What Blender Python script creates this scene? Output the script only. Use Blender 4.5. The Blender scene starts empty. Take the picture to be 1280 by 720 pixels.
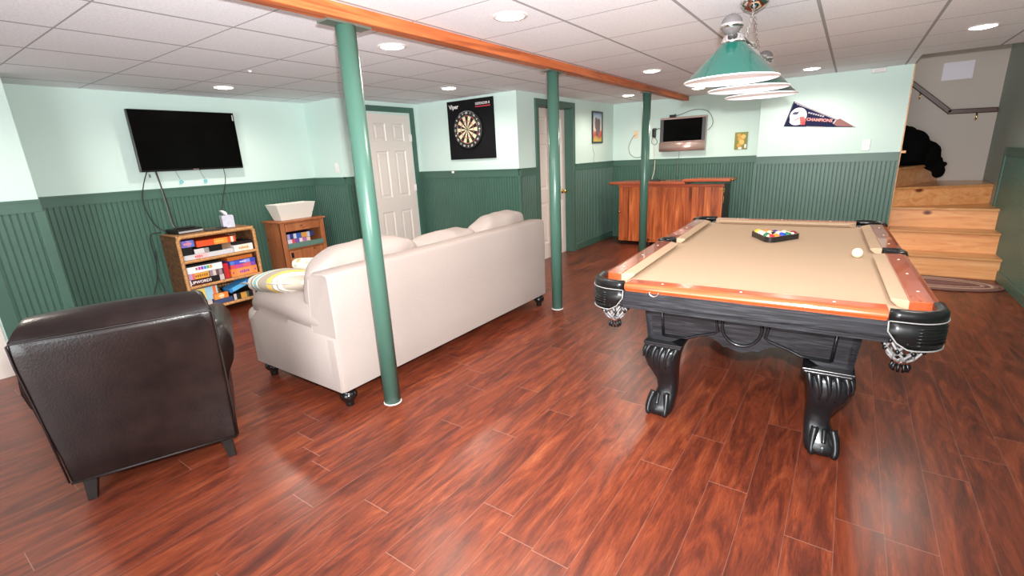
import bpy, bmesh, math, random
from mathutils import Vector, Matrix, Euler, noise
S = bpy.context.scene
COL = S.collection
PI = math.pi
R = math.radians
random.seed(7)

# ------------------------------------------------------------------ materials
def lin(c):
    return tuple((x / 12.92 if x <= .04045 else ((x + .055) / 1.055) ** 2.4) for x in c)
def hexc(r, g, b):
    return lin((r / 255, g / 255, b / 255))
def new_mat(name):
    m = bpy.data.materials.new(name); m.use_nodes = True
    nt = m.node_tree; b = nt.nodes['Principled BSDF']
    return m, nt, b
def nd(nt, t, **kw):
    n = nt.nodes.new(t)
    for k, v in kw.items(): setattr(n, k, v)
    return n
def plain(name, c, rough=.5, metal=0., spec=.5, var=0., scale=8., bump=0., bscale=60., coat=0., emit=None, estr=0.):
    m, nt, b = new_mat(name)
    b.inputs['Base Color'].default_value = (*c, 1); b.inputs['Roughness'].default_value = rough
    b.inputs['Metallic'].default_value = metal; b.inputs['Specular IOR Level'].default_value = spec
    b.inputs['Coat Weight'].default_value = coat
    tc = nd(nt, 'ShaderNodeTexCoord')
    if var > 0:
        n = nd(nt, 'ShaderNodeTexNoise'); n.inputs['Scale'].default_value = scale; n.inputs['Detail'].default_value = 4
        nt.links.new(tc.outputs['Object'], n.inputs['Vector'])
        r = nd(nt, 'ShaderNodeValToRGB')
        r.color_ramp.elements[0].position = .3; r.color_ramp.elements[1].position = .7
        r.color_ramp.elements[0].color = (*[x * (1 - var) for x in c], 1)
        r.color_ramp.elements[1].color = (*[min(1, x * (1 + var)) for x in c], 1)
        nt.links.new(n.outputs['Fac'], r.inputs['Fac']); nt.links.new(r.outputs['Color'], b.inputs['Base Color'])
    if bump > 0:
        n2 = nd(nt, 'ShaderNodeTexNoise'); n2.inputs['Scale'].default_value = bscale; n2.inputs['Detail'].default_value = 3
        nt.links.new(tc.outputs['Object'], n2.inputs['Vector'])
        bp = nd(nt, 'ShaderNodeBump'); bp.inputs['Strength'].default_value = bump; bp.inputs['Distance'].default_value = .01
        nt.links.new(n2.outputs['Fac'], bp.inputs['Height']); nt.links.new(bp.outputs['Normal'], b.inputs['Normal'])
    if emit:
        b.inputs['Emission Color'].default_value = (*emit, 1); b.inputs['Emission Strength'].default_value = estr
    return m
def wood(name, stops, axis='Y', scale=6., stretch=10., rough=.4, dist=1.2, knots=None, coat=0., plank=0., spec=.5):
    """grain stretched along one axis; knots: colour of dark round knots; plank: board width across X"""
    m, nt, b = new_mat(name)
    b.inputs['Roughness'].default_value = rough; b.inputs['Coat Weight'].default_value = coat; b.inputs['Specular IOR Level'].default_value = spec
    tc = nd(nt, 'ShaderNodeTexCoord'); mp = nd(nt, 'ShaderNodeMapping')
    s = [scale] * 3; s['XYZ'.index(axis)] = scale / stretch
    mp.inputs['Scale'].default_value = s
    nt.links.new(tc.outputs['Object'], mp.inputs['Vector'])
    vec = mp.outputs['Vector']
    if plank > 0:
        sp = nd(nt, 'ShaderNodeSeparateXYZ'); nt.links.new(tc.outputs['Object'], sp.inputs['Vector'])
        dv = nd(nt, 'ShaderNodeMath', operation='DIVIDE'); dv.inputs[1].default_value = plank
        fl = nd(nt, 'ShaderNodeMath', operation='FLOOR')
        nt.links.new(sp.outputs['X'], dv.inputs[0]); nt.links.new(dv.outputs[0], fl.inputs[0])
        wn = nd(nt, 'ShaderNodeTexWhiteNoise', noise_dimensions='1D'); nt.links.new(fl.outputs[0], wn.inputs['W'])
        ml = nd(nt, 'ShaderNodeVectorMath', operation='SCALE'); ml.inputs['Scale'].default_value = 20
        nt.links.new(wn.outputs['Color'], ml.inputs[0])
        ad = nd(nt, 'ShaderNodeVectorMath', operation='ADD')
        nt.links.new(vec, ad.inputs[0]); nt.links.new(ml.outputs[0], ad.inputs[1]); vec = ad.outputs[0]
    n = nd(nt, 'ShaderNodeTexNoise'); n.inputs['Scale'].default_value = 1.; n.inputs['Detail'].default_value = 7
    n.inputs['Distortion'].default_value = dist; n.inputs['Roughness'].default_value = .6
    nt.links.new(vec, n.inputs['Vector'])
    fac = n.outputs['Fac']
    if plank > 0:
        mx = nd(nt, 'ShaderNodeMath', operation='MULTIPLY_ADD'); mx.inputs[1].default_value = .22; 
        sb = nd(nt, 'ShaderNodeMath', operation='SUBTRACT'); sb.inputs[1].default_value = .11
        nt.links.new(wn.outputs['Value'], mx.inputs[0]); nt.links.new(fac, sb.inputs[0]); nt.links.new(sb.outputs[0], mx.inputs[2]); fac = mx.outputs[0]
    r = nd(nt, 'ShaderNodeValToRGB')
    e = r.color_ramp.elements
    e[0].position, e[0].color = stops[0][0], (*stops[0][1], 1)
    e[1].position, e[1].color = stops[-1][0], (*stops[-1][1], 1)
    for p, c in stops[1:-1]:
        q = e.new(p); q.color = (*c, 1)
    nt.links.new(fac, r.inputs['Fac']); col = r.outputs['Color']
    if knots:
        kc, ks, kr = knots[:3]
        mk = nd(nt, 'ShaderNodeMapping'); mk.inputs['Scale'].default_value = (ks, 0 if len(knots) > 3 else ks, ks * 1.5)
        nt.links.new(tc.outputs['Object'], mk.inputs['Vector'])
        v = nd(nt, 'ShaderNodeTexVoronoi'); v.inputs['Scale'].default_value = 1; nt.links.new(mk.outputs[0], v.inputs['Vector'])
        rr = nd(nt, 'ShaderNodeValToRGB'); rr.color_ramp.elements[0].position = kr * .45; rr.color_ramp.elements[0].color = (1, 1, 1, 1)
        rr.color_ramp.elements[1].position = kr; rr.color_ramp.elements[1].color = (0, 0, 0, 1)
        nt.links.new(v.outputs['Distance'], rr.inputs['Fac'])
        mi = nd(nt, 'ShaderNodeMixRGB'); mi.inputs['Color2'].default_value = (*kc, 1)
        nt.links.new(rr.outputs['Color'], mi.inputs['Fac']); nt.links.new(col, mi.inputs['Color1']); col = mi.outputs['Color']
    nt.links.new(col, b.inputs['Base Color'])
    bp = nd(nt, 'ShaderNodeBump'); bp.inputs['Strength'].default_value = .08; bp.inputs['Distance'].default_value = .004
    nt.links.new(n.outputs['Fac'], bp.inputs['Height']); nt.links.new(bp.outputs['Normal'], b.inputs['Normal'])
    return m

def floor_material():
    m, nt, b = new_mat('laminate_planks')
    L = nt.links.new
    tc = nd(nt, 'ShaderNodeTexCoord'); sp = nd(nt, 'ShaderNodeSeparateXYZ'); L(tc.outputs['Object'], sp.inputs[0])
    def M(op, a, bb=None, c=None):
        n = nd(nt, 'ShaderNodeMath', operation=op)
        for i, v in enumerate((a, bb, c)):
            if v is None: continue
            if isinstance(v, (int, float)): n.inputs[i].default_value = v
            else: L(v, n.inputs[i])
        return n.outputs[0]
    W, LEN = .1555, 1.22
    u = M('DIVIDE', M('ADD', sp.outputs['X'], 1.5955), W)
    row = M('FLOOR', u)
    wn = nd(nt, 'ShaderNodeTexWhiteNoise', noise_dimensions='1D'); L(row, wn.inputs['W'])
    v = M('ADD', M('DIVIDE', sp.outputs['Y'], LEN), M('MULTIPLY', wn.outputs['Value'], 3.7))
    col = M('FLOOR', v)
    cv = nd(nt, 'ShaderNodeCombineXYZ'); L(row, cv.inputs[0]); L(col, cv.inputs[1])
    w2 = nd(nt, 'ShaderNodeTexWhiteNoise', noise_dimensions='2D'); L(cv.outputs[0], w2.inputs['Vector'])
    # grain
    mp = nd(nt, 'ShaderNodeMapping'); mp.inputs['Scale'].default_value = (10., 1.7, 1); L(tc.outputs['Object'], mp.inputs[0])
    sc = nd(nt, 'ShaderNodeVectorMath', operation='SCALE'); sc.inputs['Scale'].default_value = 37; L(w2.outputs['Color'], sc.inputs[0])
    ad = nd(nt, 'ShaderNodeVectorMath', operation='ADD'); L(mp.outputs[0], ad.inputs[0]); L(sc.outputs[0], ad.inputs[1])
    n1 = nd(nt, 'ShaderNodeTexNoise'); n1.inputs['Scale'].default_value = 1.; n1.inputs['Detail'].default_value = 8; n1.inputs['Distortion'].default_value = 1.8; n1.inputs['Roughness'].default_value = .62
    L(ad.outputs[0], n1.inputs['Vector'])
    mp2 = nd(nt, 'ShaderNodeMapping'); mp2.inputs['Scale'].default_value = (5, 3, 1); L(ad.outputs[0], mp2.inputs[0])
    n2 = nd(nt, 'ShaderNodeTexNoise'); n2.inputs['Scale'].default_value = 1.; n2.inputs['Detail'].default_value = 5; n2.inputs['Distortion'].default_value = .6
    L(mp2.outputs[0], n2.inputs['Vector'])
    mp3 = nd(nt, 'ShaderNodeMapping'); mp3.inputs['Scale'].default_value = (9, 3.2, 1); L(ad.outputs[0], mp3.inputs[0])
    n3 = nd(nt, 'ShaderNodeTexNoise'); n3.inputs['Scale'].default_value = 1.; n3.inputs['Detail'].default_value = 6; n3.inputs['Roughness'].default_value = .7; n3.inputs['Distortion'].default_value = 2.5
    L(mp3.outputs[0], n3.inputs['Vector'])
    f = M('ADD', M('ADD', M('MULTIPLY', n1.outputs['Fac'], .56), M('MULTIPLY', n2.outputs['Fac'], .12)), M('MULTIPLY', n3.outputs['Fac'], .32))
    f = M('ADD', f, M('MULTIPLY', M('SUBTRACT', w2.outputs['Value'], .5), .05))
    r = nd(nt, 'ShaderNodeValToRGB'); e = r.color_ramp.elements
    e[0].position, e[0].color = .33, (*FLOOR_C[0], 1)
    e[1].position, e[1].color = .72, (*FLOOR_C[3], 1)
    q = e.new(.45); q.color = (*FLOOR_C[1], 1)
    q = e.new(.56); q.color = (*FLOOR_C[2], 1)
    L(f, r.inputs['Fac'])
    # seams
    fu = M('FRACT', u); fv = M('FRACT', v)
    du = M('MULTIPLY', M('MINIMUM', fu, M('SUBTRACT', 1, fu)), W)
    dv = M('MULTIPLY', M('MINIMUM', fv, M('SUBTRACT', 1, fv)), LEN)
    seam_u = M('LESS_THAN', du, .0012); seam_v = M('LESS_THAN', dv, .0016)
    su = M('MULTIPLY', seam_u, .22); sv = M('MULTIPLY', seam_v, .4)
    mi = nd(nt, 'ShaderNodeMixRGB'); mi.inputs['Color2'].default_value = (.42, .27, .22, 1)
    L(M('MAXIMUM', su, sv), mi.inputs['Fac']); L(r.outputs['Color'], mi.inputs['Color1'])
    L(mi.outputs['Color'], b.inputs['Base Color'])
    b.inputs['Specular IOR Level'].default_value = .42
    rr = M('ADD', M('MULTIPLY', n2.outputs['Fac'], .14), .24)
    L(rr, b.inputs['Roughness'])
    bp = nd(nt, 'ShaderNodeBump'); bp.inputs['Strength'].default_value = .10; bp.inputs['Distance'].default_value = .004
    L(n2.outputs['Fac'], bp.inputs['Height']); L(bp.outputs['Normal'], b.inputs['Normal'])
    return m
FLOOR_C = (hexc(60, 30, 23), hexc(92, 42, 29), hexc(124, 58, 36), hexc(162, 92, 58))

def ceiling_material():
    m, nt, b = new_mat('ceiling_tiles')
    L = nt.links.new
    tc = nd(nt, 'ShaderNodeTexCoord'); sp = nd(nt, 'ShaderNodeSeparateXYZ'); L(tc.outputs['Object'], sp.inputs[0])
    def M(op, a, bb=None):
        n = nd(nt, 'ShaderNodeMath', operation=op)
        for i, v in enumerate((a, bb)):
            if v is None: continue
            if isinstance(v, (int, float)): n.inputs[i].default_value = v
            else: L(v, n.inputs[i])
        return n.outputs[0]
    T = .6065
    left = M('LESS_THAN', sp.outputs['X'], -2.12)
    x = M('ADD', sp.outputs['X'], M('ADD', .246, M('MULTIPLY', left, .16)))
    x = M('ADD', x, T * 20); y = M('ADD', sp.outputs['Y'], T * 20 - 1.485)
    fx = M('FRACT', M('DIVIDE', x, T)); fy = M('FRACT', M('DIVIDE', y, T))
    dx = M('MULTIPLY', M('MINIMUM', fx, M('SUBTRACT', 1, fx)), T)
    dy = M('MULTIPLY', M('MINIMUM', fy, M('SUBTRACT', 1, fy)), T)
    gx = M('LESS_THAN', dx, .0095); gy = M('LESS_THAN', dy, .0045)
    n = nd(nt, 'ShaderNodeTexNoise'); n.inputs['Scale'].default_value = 90; n.inputs['Detail'].default_value = 4; L(tc.outputs['Object'], n.inputs['Vector'])
    r = nd(nt, 'ShaderNodeValToRGB'); r.color_ramp.elements[0].position = .35; r.color_ramp.elements[1].position = .6
    r.color_ramp.elements[0].color = (*CEIL_C[0], 1); r.color_ramp.elements[1].color = (*CEIL_C[1], 1)
    L(n.outputs['Fac'], r.inputs['Fac'])
    mi = nd(nt, 'ShaderNodeMixRGB'); mi.inputs['Color2'].default_value = (*CEIL_C[2], 1)
    L(M('MAXIMUM', gx, gy), mi.inputs['Fac']); L(r.outputs['Color'], mi.inputs['Color1']); L(mi.outputs['Color'], b.inputs['Base Color'])
    b.inputs['Roughness'].default_value = .9
    gg = M('SUBTRACT', 1, M('MAXIMUM', M('LESS_THAN', dx, .012), M('LESS_THAN', dy, .007)))
    h = M('ADD', M('MULTIPLY', n.outputs['Fac'], .35), M('MULTIPLY', gg, .6))
    bp = nd(nt, 'ShaderNodeBump'); bp.inputs['Strength'].default_value = .35; bp.inputs['Distance'].default_value = .006
    L(h, bp.inputs['Height']); L(bp.outputs['Normal'], b.inputs['Normal'])
    return m
CEIL_C = (hexc(232, 234, 241), hexc(244, 246, 252), hexc(164, 164, 168))

def stripes_material(name, bands, axis='X', off=0.):
    """bands: [(width, colour)...] repeated along an object axis"""
    m, nt, b = new_mat(name); L = nt.links.new
    tot = sum(w for w, c in bands)
    tc = nd(nt, 'ShaderNodeTexCoord'); sp = nd(nt, 'ShaderNodeSeparateXYZ'); L(tc.outputs['Object'], sp.inputs[0])
    a = nd(nt, 'ShaderNodeMath', operation='MULTIPLY_ADD'); a.inputs[1].default_value = 1 / tot; a.inputs[2].default_value = 10 + off / tot; L(sp.outputs[axis], a.inputs[0])
    f = nd(nt, 'ShaderNodeMath', operation='FRACT'); L(a.outputs[0], f.inputs[0])
    r = nd(nt, 'ShaderNodeValToRGB'); r.color_ramp.interpolation = 'CONSTANT'
    e = r.color_ramp.elements; acc = 0
    for i, (w, c) in enumerate(bands):
        if i == 0: e[0].position = 0; e[0].color = (*c, 1)
        elif i == 1: e[1].position = acc / tot; e[1].color = (*c, 1)
        else:
            q = e.new(acc / tot); q.color = (*c, 1)
        acc += w
    L(f.outputs[0], r.inputs['Fac']); L(r.outputs['Color'], b.inputs['Base Color'])
    b.inputs['Roughness'].default_value = .9
    return m

def wicker_material():
    m, nt, b = new_mat('woven_wicker'); L = nt.links.new
    tc = nd(nt, 'ShaderNodeTexCoord')
    hs = []
    for ax, ph in (('Z', 0.), ('Y', 1.)):
        mp = nd(nt, 'ShaderNodeMapping'); L(tc.outputs['Object'], mp.inputs[0])
        wv = nd(nt, 'ShaderNodeTexWave', wave_type='BANDS', bands_direction=ax); wv.inputs['Scale'].default_value = 11
        wv.inputs['Distortion'].default_value = 1.5; wv.inputs['Detail'].default_value = 2; wv.inputs['Detail Scale'].default_value = 2
        L(mp.outputs[0], wv.inputs['Vector']); hs.append(wv.outputs['Fac'])
    mu = nd(nt, 'ShaderNodeMath', operation='MULTIPLY'); L(hs[0], mu.inputs[0]); L(hs[1], mu.inputs[1])
    n = nd(nt, 'ShaderNodeTexNoise'); n.inputs['Scale'].default_value = 25; L(tc.outputs['Object'], n.inputs['Vector'])
    ad = nd(nt, 'ShaderNodeMath', operation='MULTIPLY_ADD'); ad.inputs[1].default_value = .5; L(n.outputs['Fac'], ad.inputs[0]); L(mu.outputs[0], ad.inputs[2])
    r = nd(nt, 'ShaderNodeValToRGB'); e = r.color_ramp.elements
    e[0].position, e[0].color = .18, (*hexc(76, 48, 28), 1)
    e[1].position, e[1].color = .95, (*hexc(196, 148, 102), 1)
    q = e.new(.5); q.color = (*hexc(154, 106, 68), 1)
    L(ad.outputs[0], r.inputs['Fac']); L(r.outputs['Color'], b.inputs['Base Color']); b.inputs['Roughness'].default_value = .6
    bp = nd(nt, 'ShaderNodeBump'); bp.inputs['Strength'].default_value = .5; bp.inputs['Distance'].default_value = .006
    L(ad.outputs[0], bp.inputs['Height']); L(bp.outputs['Normal'], b.inputs['Normal'])
    return m

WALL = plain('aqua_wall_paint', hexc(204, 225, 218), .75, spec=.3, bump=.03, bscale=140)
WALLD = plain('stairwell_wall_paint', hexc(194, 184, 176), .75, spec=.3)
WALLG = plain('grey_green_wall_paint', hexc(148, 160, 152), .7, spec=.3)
GREEN = plain('green_wainscot_paint', hexc(66, 99, 86), .42, spec=.5, var=.06, scale=3)
POLE = plain('green_pole_paint', hexc(68, 104, 91), .3, spec=.5)
WHITE = plain('white_paint', hexc(222, 212, 205), .4)
WPLAS = plain('white_plastic', hexc(235, 230, 228), .35)
ALMOND = plain('almond_plastic', hexc(232, 205, 170), .4)
BLACK = plain('black_plastic', (.006, .006, .007), .35)
SCREEN = plain('tv_glass', (.0015, .0015, .0015), .12, spec=.12)
TVEDGE = plain('tv_bezel', (.008, .008, .009), .25)
SILVER = plain('silver_plastic', hexc(176, 150, 142), .3, metal=.5)
GREYB = plain('grey_bezel', hexc(70, 70, 74), .35)
CHROME = plain('chrome', (.86, .85, .85), .06, metal=1)
BRASS = plain('brass', hexc(222, 180, 96), .2, metal=1)
STEELP = plain('galvanised_plate', hexc(120, 130, 122), .4, metal=.6)
FABRIC = plain('oatmeal_linen', hexc(164, 152, 146), .95, spec=.15, var=.05, scale=160, bump=.25, bscale=500)
LEATHER = plain('brown_leather', hexc(26, 16, 14), .3, spec=.45, var=.45, scale=9, bump=.09, bscale=130)
LEATHS = plain('dark_seam', hexc(24, 14, 12), .5)
DARKW = plain('espresso_wood', hexc(22, 15, 14), .3)
BUNW = plain('black_lacquer', (.008, .007, .007), .15)
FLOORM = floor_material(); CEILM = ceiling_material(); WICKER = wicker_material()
WICKB = plain('wicker_binding', hexc(190, 138, 86), .6, var=.35, scale=60, bump=.5, bscale=70)
BEAMW = wood('stained_beam', [(.3, hexc(120, 56, 26)), (.5, hexc(186, 96, 50)), (.7, hexc(214, 122, 70))], 'Y', 18, 14, .5)
PINE = wood('knotty_pine', [(.3, hexc(220, 142, 84)), (.5, hexc(238, 168, 108)), (.7, hexc(246, 188, 130))], 'X', 16, 9, .4, knots=(hexc(116, 54, 26), 3.1, .16, True), coat=.3)
PINET = wood('pine_tread', [(.3, hexc(190, 126, 72)), (.7, hexc(222, 166, 108))], 'X', 16, 9, .35, coat=.3)
PINEC = wood('honey_pine', [(.3, hexc(140, 80, 46)), (.5, hexc(166, 99, 60)), (.72, hexc(182, 116, 74))], 'Z', 14, 8, .45, knots=(hexc(86, 44, 24), 5.5, .14))
BARW = wood('cherry_boards', [(.28, hexc(106, 46, 22)), (.45, hexc(164, 78, 40)), (.6, hexc(198, 102, 54)), (.75, hexc(222, 132, 76))], 'Z', 16, 12, .3, coat=.3, plank=.085)
BART = wood('cherry_top', [(.3, hexc(150, 66, 40)), (.7, hexc(196, 100, 66))], 'X', 10, 10, .25, coat=.4)
RAILW = wood('mahogany_rail', [(.3, hexc(120, 50, 28)), (.5, hexc(166, 76, 42)), (.72, hexc(184, 92, 54))], 'Y', 16, 12, .22, coat=.6)
RAILX = wood('mahogany_rail_across', [(.3, hexc(140, 56, 26)), (.5, hexc(186, 80, 40)), (.72, hexc(204, 98, 52))], 'X', 16, 12, .18, coat=.6)
BLACKW = wood('black_oak', [(.36, hexc(20, 20, 22)), (.5, hexc(32, 32, 35)), (.64, hexc(52, 52, 57))], 'X', 60, 22, .36, dist=3., spec=.3)
BLACKY = wood('black_oak_long', [(.35, hexc(22, 22, 25)), (.5, hexc(38, 38, 42)), (.66, hexc(70, 70, 76))], 'Y', 60, 22, .36, dist=3., spec=.3)
BLACKP = plain('black_satin_carving', hexc(22, 22, 24), .25, spec=.45)
CLOTH = plain('camel_cloth', hexc(182, 157, 132), .95, spec=.1, var=.03, scale=200, bump=.1, bscale=600)
PLEATH = plain('black_pocket_leather', (.006, .006, .006), .28, spec=.35)
PIPE_HI = plain('piping_highlight', hexc(132, 130, 128), .5)  # lighter grey paints in the highlight along the pocket leather piping
NET = plain('grey_net_leather', hexc(128, 126, 126), .45)
SHADEG = plain('green_enamel', hexc(18, 78, 68), .16, spec=.6, coat=.5)
SHADEW = plain('white_enamel', hexc(240, 236, 240), .3)
GLASSB = plain('milky_ball', hexc(92, 88, 88), .25, spec=.4)
HANDR = plain('dark_handrail', hexc(74, 42, 32), .35)
JACKET = plain('black_fleece', (.004, .004, .004), .95, spec=.05, bump=.3, bscale=40)
TISSUE = plain('tissue_paper', hexc(240, 238, 238), .8)
CORD = plain('black_cord', (.01, .01, .011), .5)
CORDG = plain('grey_cord', hexc(120, 118, 110), .5)
CORDW = plain('pale_cord', hexc(205, 196, 186), .5)
BLUETAG = plain('blue_tag', hexc(110, 190, 205), .4)
BULB = plain('bulb_added_glow', hexc(250, 246, 250), .3, emit=(1, .97, .95), estr=3.)  # bulb glow added to brighten the shade linings
EMITL = plain('lamp_lens', (1, 1, 1), .4, emit=(1, .93, .84), estr=9.)
_cols = {}
def colour(r, g, b, rough=.45):
    k = (r, g, b, rough)
    if k not in _cols: _cols[k] = plain('card_%d_%d_%d' % (r, g, b), hexc(r, g, b), rough)
    return _cols[k]

# ------------------------------------------------------------------ mesh helpers
def bm_new(): return bmesh.new()
def link_mesh(name, me, parent=None):
    o = bpy.data.objects.new(name, me); COL.objects.link(o)
    if parent is not None: o.parent = parent
    return o
def obj(name, bm, mats, parent=None, smooth=False, bev=0., seg=2, sub=0, recalc=True, ang=30):
    if recalc: bmesh.ops.recalc_face_normals(bm, faces=bm.faces[:])
    me = bpy.data.meshes.new(name); bm.to_mesh(me); bm.free()
    for m in (mats if isinstance(mats, (list, tuple)) else [mats]): me.materials.append(m)
    if smooth:
        for p in me.polygons: p.use_smooth = True
    o = link_mesh(name, me, parent)
    if bev > 0:
        b = o.modifiers.new('bevel', 'BEVEL'); b.width = bev; b.segments = seg; b.limit_method = 'ANGLE'; b.angle_limit = R(ang)
        b.harden_normals = False
    if sub > 0:
        s = o.modifiers.new('subsurf', 'SUBSURF'); s.levels = sub; s.render_levels = sub
    return o
def thing(name, label, cat, loc=(0, 0, 0), rz=0., group=None):
    o = bpy.data.objects.new(name, None); COL.objects.link(o); o.empty_display_size = .1
    o.location = loc; o.rotation_euler = (0, 0, rz); o['label'] = label; o['category'] = cat
    if group: o['group'] = group
    return o
def tag(o, label, cat, group=None):
    o['label'] = label; o['category'] = cat
    if group: o['group'] = group
    return o
def struct(o, label=None):
    o['kind'] = 'structure'
    if label: o['label'] = label
    return o
def box(bm, x0, x1, y0, y1, z0, z1, mi=0, M=None):
    vs = [bm.verts.new((x, y, z)) for z in (z0, z1) for y in (y0, y1) for x in (x0, x1)]
    if M is not None:
        for v in vs: v.co = M @ v.co
    for f in ((0, 2, 3, 1), (4, 5, 7, 6), (0, 1, 5, 4), (2, 6, 7, 3), (0, 4, 6, 2), (1, 3, 7, 5)):
        bm.faces.new([vs[i] for i in f]).material_index = mi
    return vs
def B(*a, **k):
    bm = bm_new(); box(bm, *a, **k); return bm
def prism(bm, pts, z0, z1, mi=0, M=None):
    """polygon (x,y) extruded in z"""
    lo = [bm.verts.new((x, y, z0)) for x, y in pts]; hi = [bm.verts.new((x, y, z1)) for x, y in pts]
    if M is not None:
        for v in lo + hi: v.co = M @ v.co
    n = len(pts)
    bm.faces.new(lo[::-1]).material_index = mi; bm.faces.new(hi).material_index = mi
    for i in range(n):
        bm.faces.new((lo[i], lo[(i + 1) % n], hi[(i + 1) % n], hi[i])).material_index = mi
def lathe(bm, prof, seg=24, M=None, mi=0, cap=True):
    """prof: [(r,z)...] bottom to top round local z"""
    rings = []
    for r, z in prof:
        ring = []
        for k in range(seg):
            a = 2 * PI * k / seg; v = Vector((r * math.cos(a), r * math.sin(a), z))
            ring.append(bm.verts.new(M @ v if M is not None else v))
        rings.append(ring)
    for a, b in zip(rings, rings[1:]):
        for k in range(seg):
            f = bm.faces.new((a[k], a[(k + 1) % seg], b[(k + 1) % seg], b[k])); f.material_index = mi; f.smooth = True
    if cap:
        bm.faces.new(rings[0][::-1]).material_index = mi; bm.faces.new(rings[-1]).material_index = mi
def ball(bm, c, r, u=16, v=10, sc=(1, 1, 1), mi=0):
    M = Matrix.Translation(c) @ Matrix.Diagonal((r * sc[0], r * sc[1], r * sc[2], 1))
    n0 = len(bm.faces)
    res = bmesh.ops.create_uvsphere(bm, u_segments=u, v_segments=v, radius=1, matrix=M)
    fs = set()
    for w in res['verts']:
        for f in w.link_faces: fs.add(f)
    for f in fs: f.material_index = mi; f.smooth = True
def smooth_path(pts, n=8):
    pts = [Vector(p) for p in pts]
    if len(pts) < 3: return pts
    out = []
    P = [pts[0] * 2 - pts[1]] + pts + [pts[-1] * 2 - pts[-2]]
    for i in range(1, len(P) - 2):
        p0, p1, p2, p3 = P[i - 1:i + 3]
        for k in range(n):
            t = k / n
            out.append(.5 * ((2 * p1) + (p2 - p0) * t + (2 * p0 - 5 * p1 + 4 * p2 - p3) * t * t + (3 * p1 - p0 - 3 * p2 + p3) * t ** 3))
    out.append(pts[-1]); return out
def tube(bm, pts, r, seg=8, closed=False, mi=0, radii=None, smooth=0):
    pts = smooth_path(pts, smooth) if smooth else [Vector(p) for p in pts]
    n = len(pts); rings = []
    up = None
    for i, p in enumerate(pts):
        if closed: d = (pts[(i + 1) % n] - pts[i - 1])
        else: d = pts[min(i + 1, n - 1)] - pts[max(i - 1, 0)]
        if d.length < 1e-9: d = Vector((0, 0, 1))
        d.normalize()
        if up is None:
            up = Vector((0, 0, 1)) if abs(d.z) < .9 else Vector((1, 0, 0))
        s = d.cross(up)
        if s.length < 1e-4: s = d.cross(Vector((1, .3, 0)))
        s.normalize(); up = s.cross(d).normalized()
        rr = radii[i] if radii else r
        rings.append([bm.verts.new(p + (s * math.cos(2 * PI * k / seg) + up * math.sin(2 * PI * k / seg)) * rr) for k in range(seg)])
    m = n if closed else n - 1
    for i in range(m):
        a, b = rings[i], rings[(i + 1) % n]
        for k in range(seg):
            f = bm.faces.new((a[k], a[(k + 1) % seg], b[(k + 1) % seg], b[k])); f.smooth = True; f.material_index = mi
    if not closed:
        bm.faces.new(rings[0][::-1]).material_index = mi; bm.faces.new(rings[-1]).material_index = mi
def T(*a, **k):
    bm = bm_new(); tube(bm, *a, **k); return bm
def loft(bm, secs, mi=0, smooth=True, caps=True):
    rings = [[bm.verts.new(p) for p in s] for s in secs]
    n = len(rings[0])
    for a, b in zip(rings, rings[1:]):
        for k in range(n):
            f = bm.faces.new((a[k], a[(k + 1) % n], b[(k + 1) % n], b[k])); f.smooth = smooth; f.material_index = mi
    if caps:
        bm.faces.new(rings[0][::-1]).material_index = mi; bm.faces.new(rings[-1]).material_index = mi
def cushion(bm, c, size, e=(.35, .35, .35), bulge=.25, n=14, rough=0., seed=0, M=None, mi=0):
    """soft rounded box: superellipsoid with puffed faces"""
    tmp = bmesh.new(); bmesh.ops.create_cube(tmp, size=2)
    bmesh.ops.subdivide_edges(tmp, edges=tmp.edges[:], cuts=n, use_grid_fill=True)
    hx, hy, hz = (s / 2 for s in size)
    vm = {}
    for v in tmp.verts:
        p = v.co.copy(); q = Vector()
        L = max(abs(p.x), abs(p.y), abs(p.z))
        pw = 5.
        nr = (abs(p.x) ** pw + abs(p.y) ** pw + abs(p.z) ** pw) ** (1 / pw)
        s = L / nr if nr else 1
        p = p * s
        bx = 1 - bulge * (1 - (1 - min(1, abs(p.y)) ** 2) * (1 - min(1, abs(p.z)) ** 2)) * e[0]
        by = 1 - bulge * (1 - (1 - min(1, abs(p.x)) ** 2) * (1 - min(1, abs(p.z)) ** 2)) * e[1]
        bz = 1 - bulge * (1 - (1 - min(1, abs(p.x)) ** 2) * (1 - min(1, abs(p.y)) ** 2)) * e[2]
        q = Vector((p.x * hx * bx, p.y * hy * by, p.z * hz * bz))
        if rough:
            nz = noise.noise_vector(q * 6 + Vector((seed * 7.3, seed * 3.1, seed)))
            q += nz * rough
        q += Vector(c)
        vm[v] = bm.verts.new(M @ q if M is not None else q)
    for f in tmp.faces:
        g = bm.faces.new([vm[v] for v in f.verts]); g.smooth = True; g.material_index = mi
    tmp.free()
def lettering(name, s, size, M, mat, parent, extrude=.0015, bold=0.):
    cu = bpy.data.curves.new(name, 'FONT'); cu.body = s; cu.size = size; cu.extrude = extrude; cu.offset = bold
    cu.align_x = 'CENTER'; cu.align_y = 'CENTER'; cu.resolution_u = 3
    t = bpy.data.objects.new(name, cu); COL.objects.link(t)
    dg = bpy.context.evaluated_depsgraph_get(); me = bpy.data.meshes.new_from_object(t.evaluated_get(dg))
    bpy.data.objects.remove(t, do_unlink=True); bpy.data.curves.remove(cu)
    me.transform(M); me.name = name
    me.materials.clear(); me.materials.append(mat)
    return link_mesh(name, me, parent)
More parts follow.
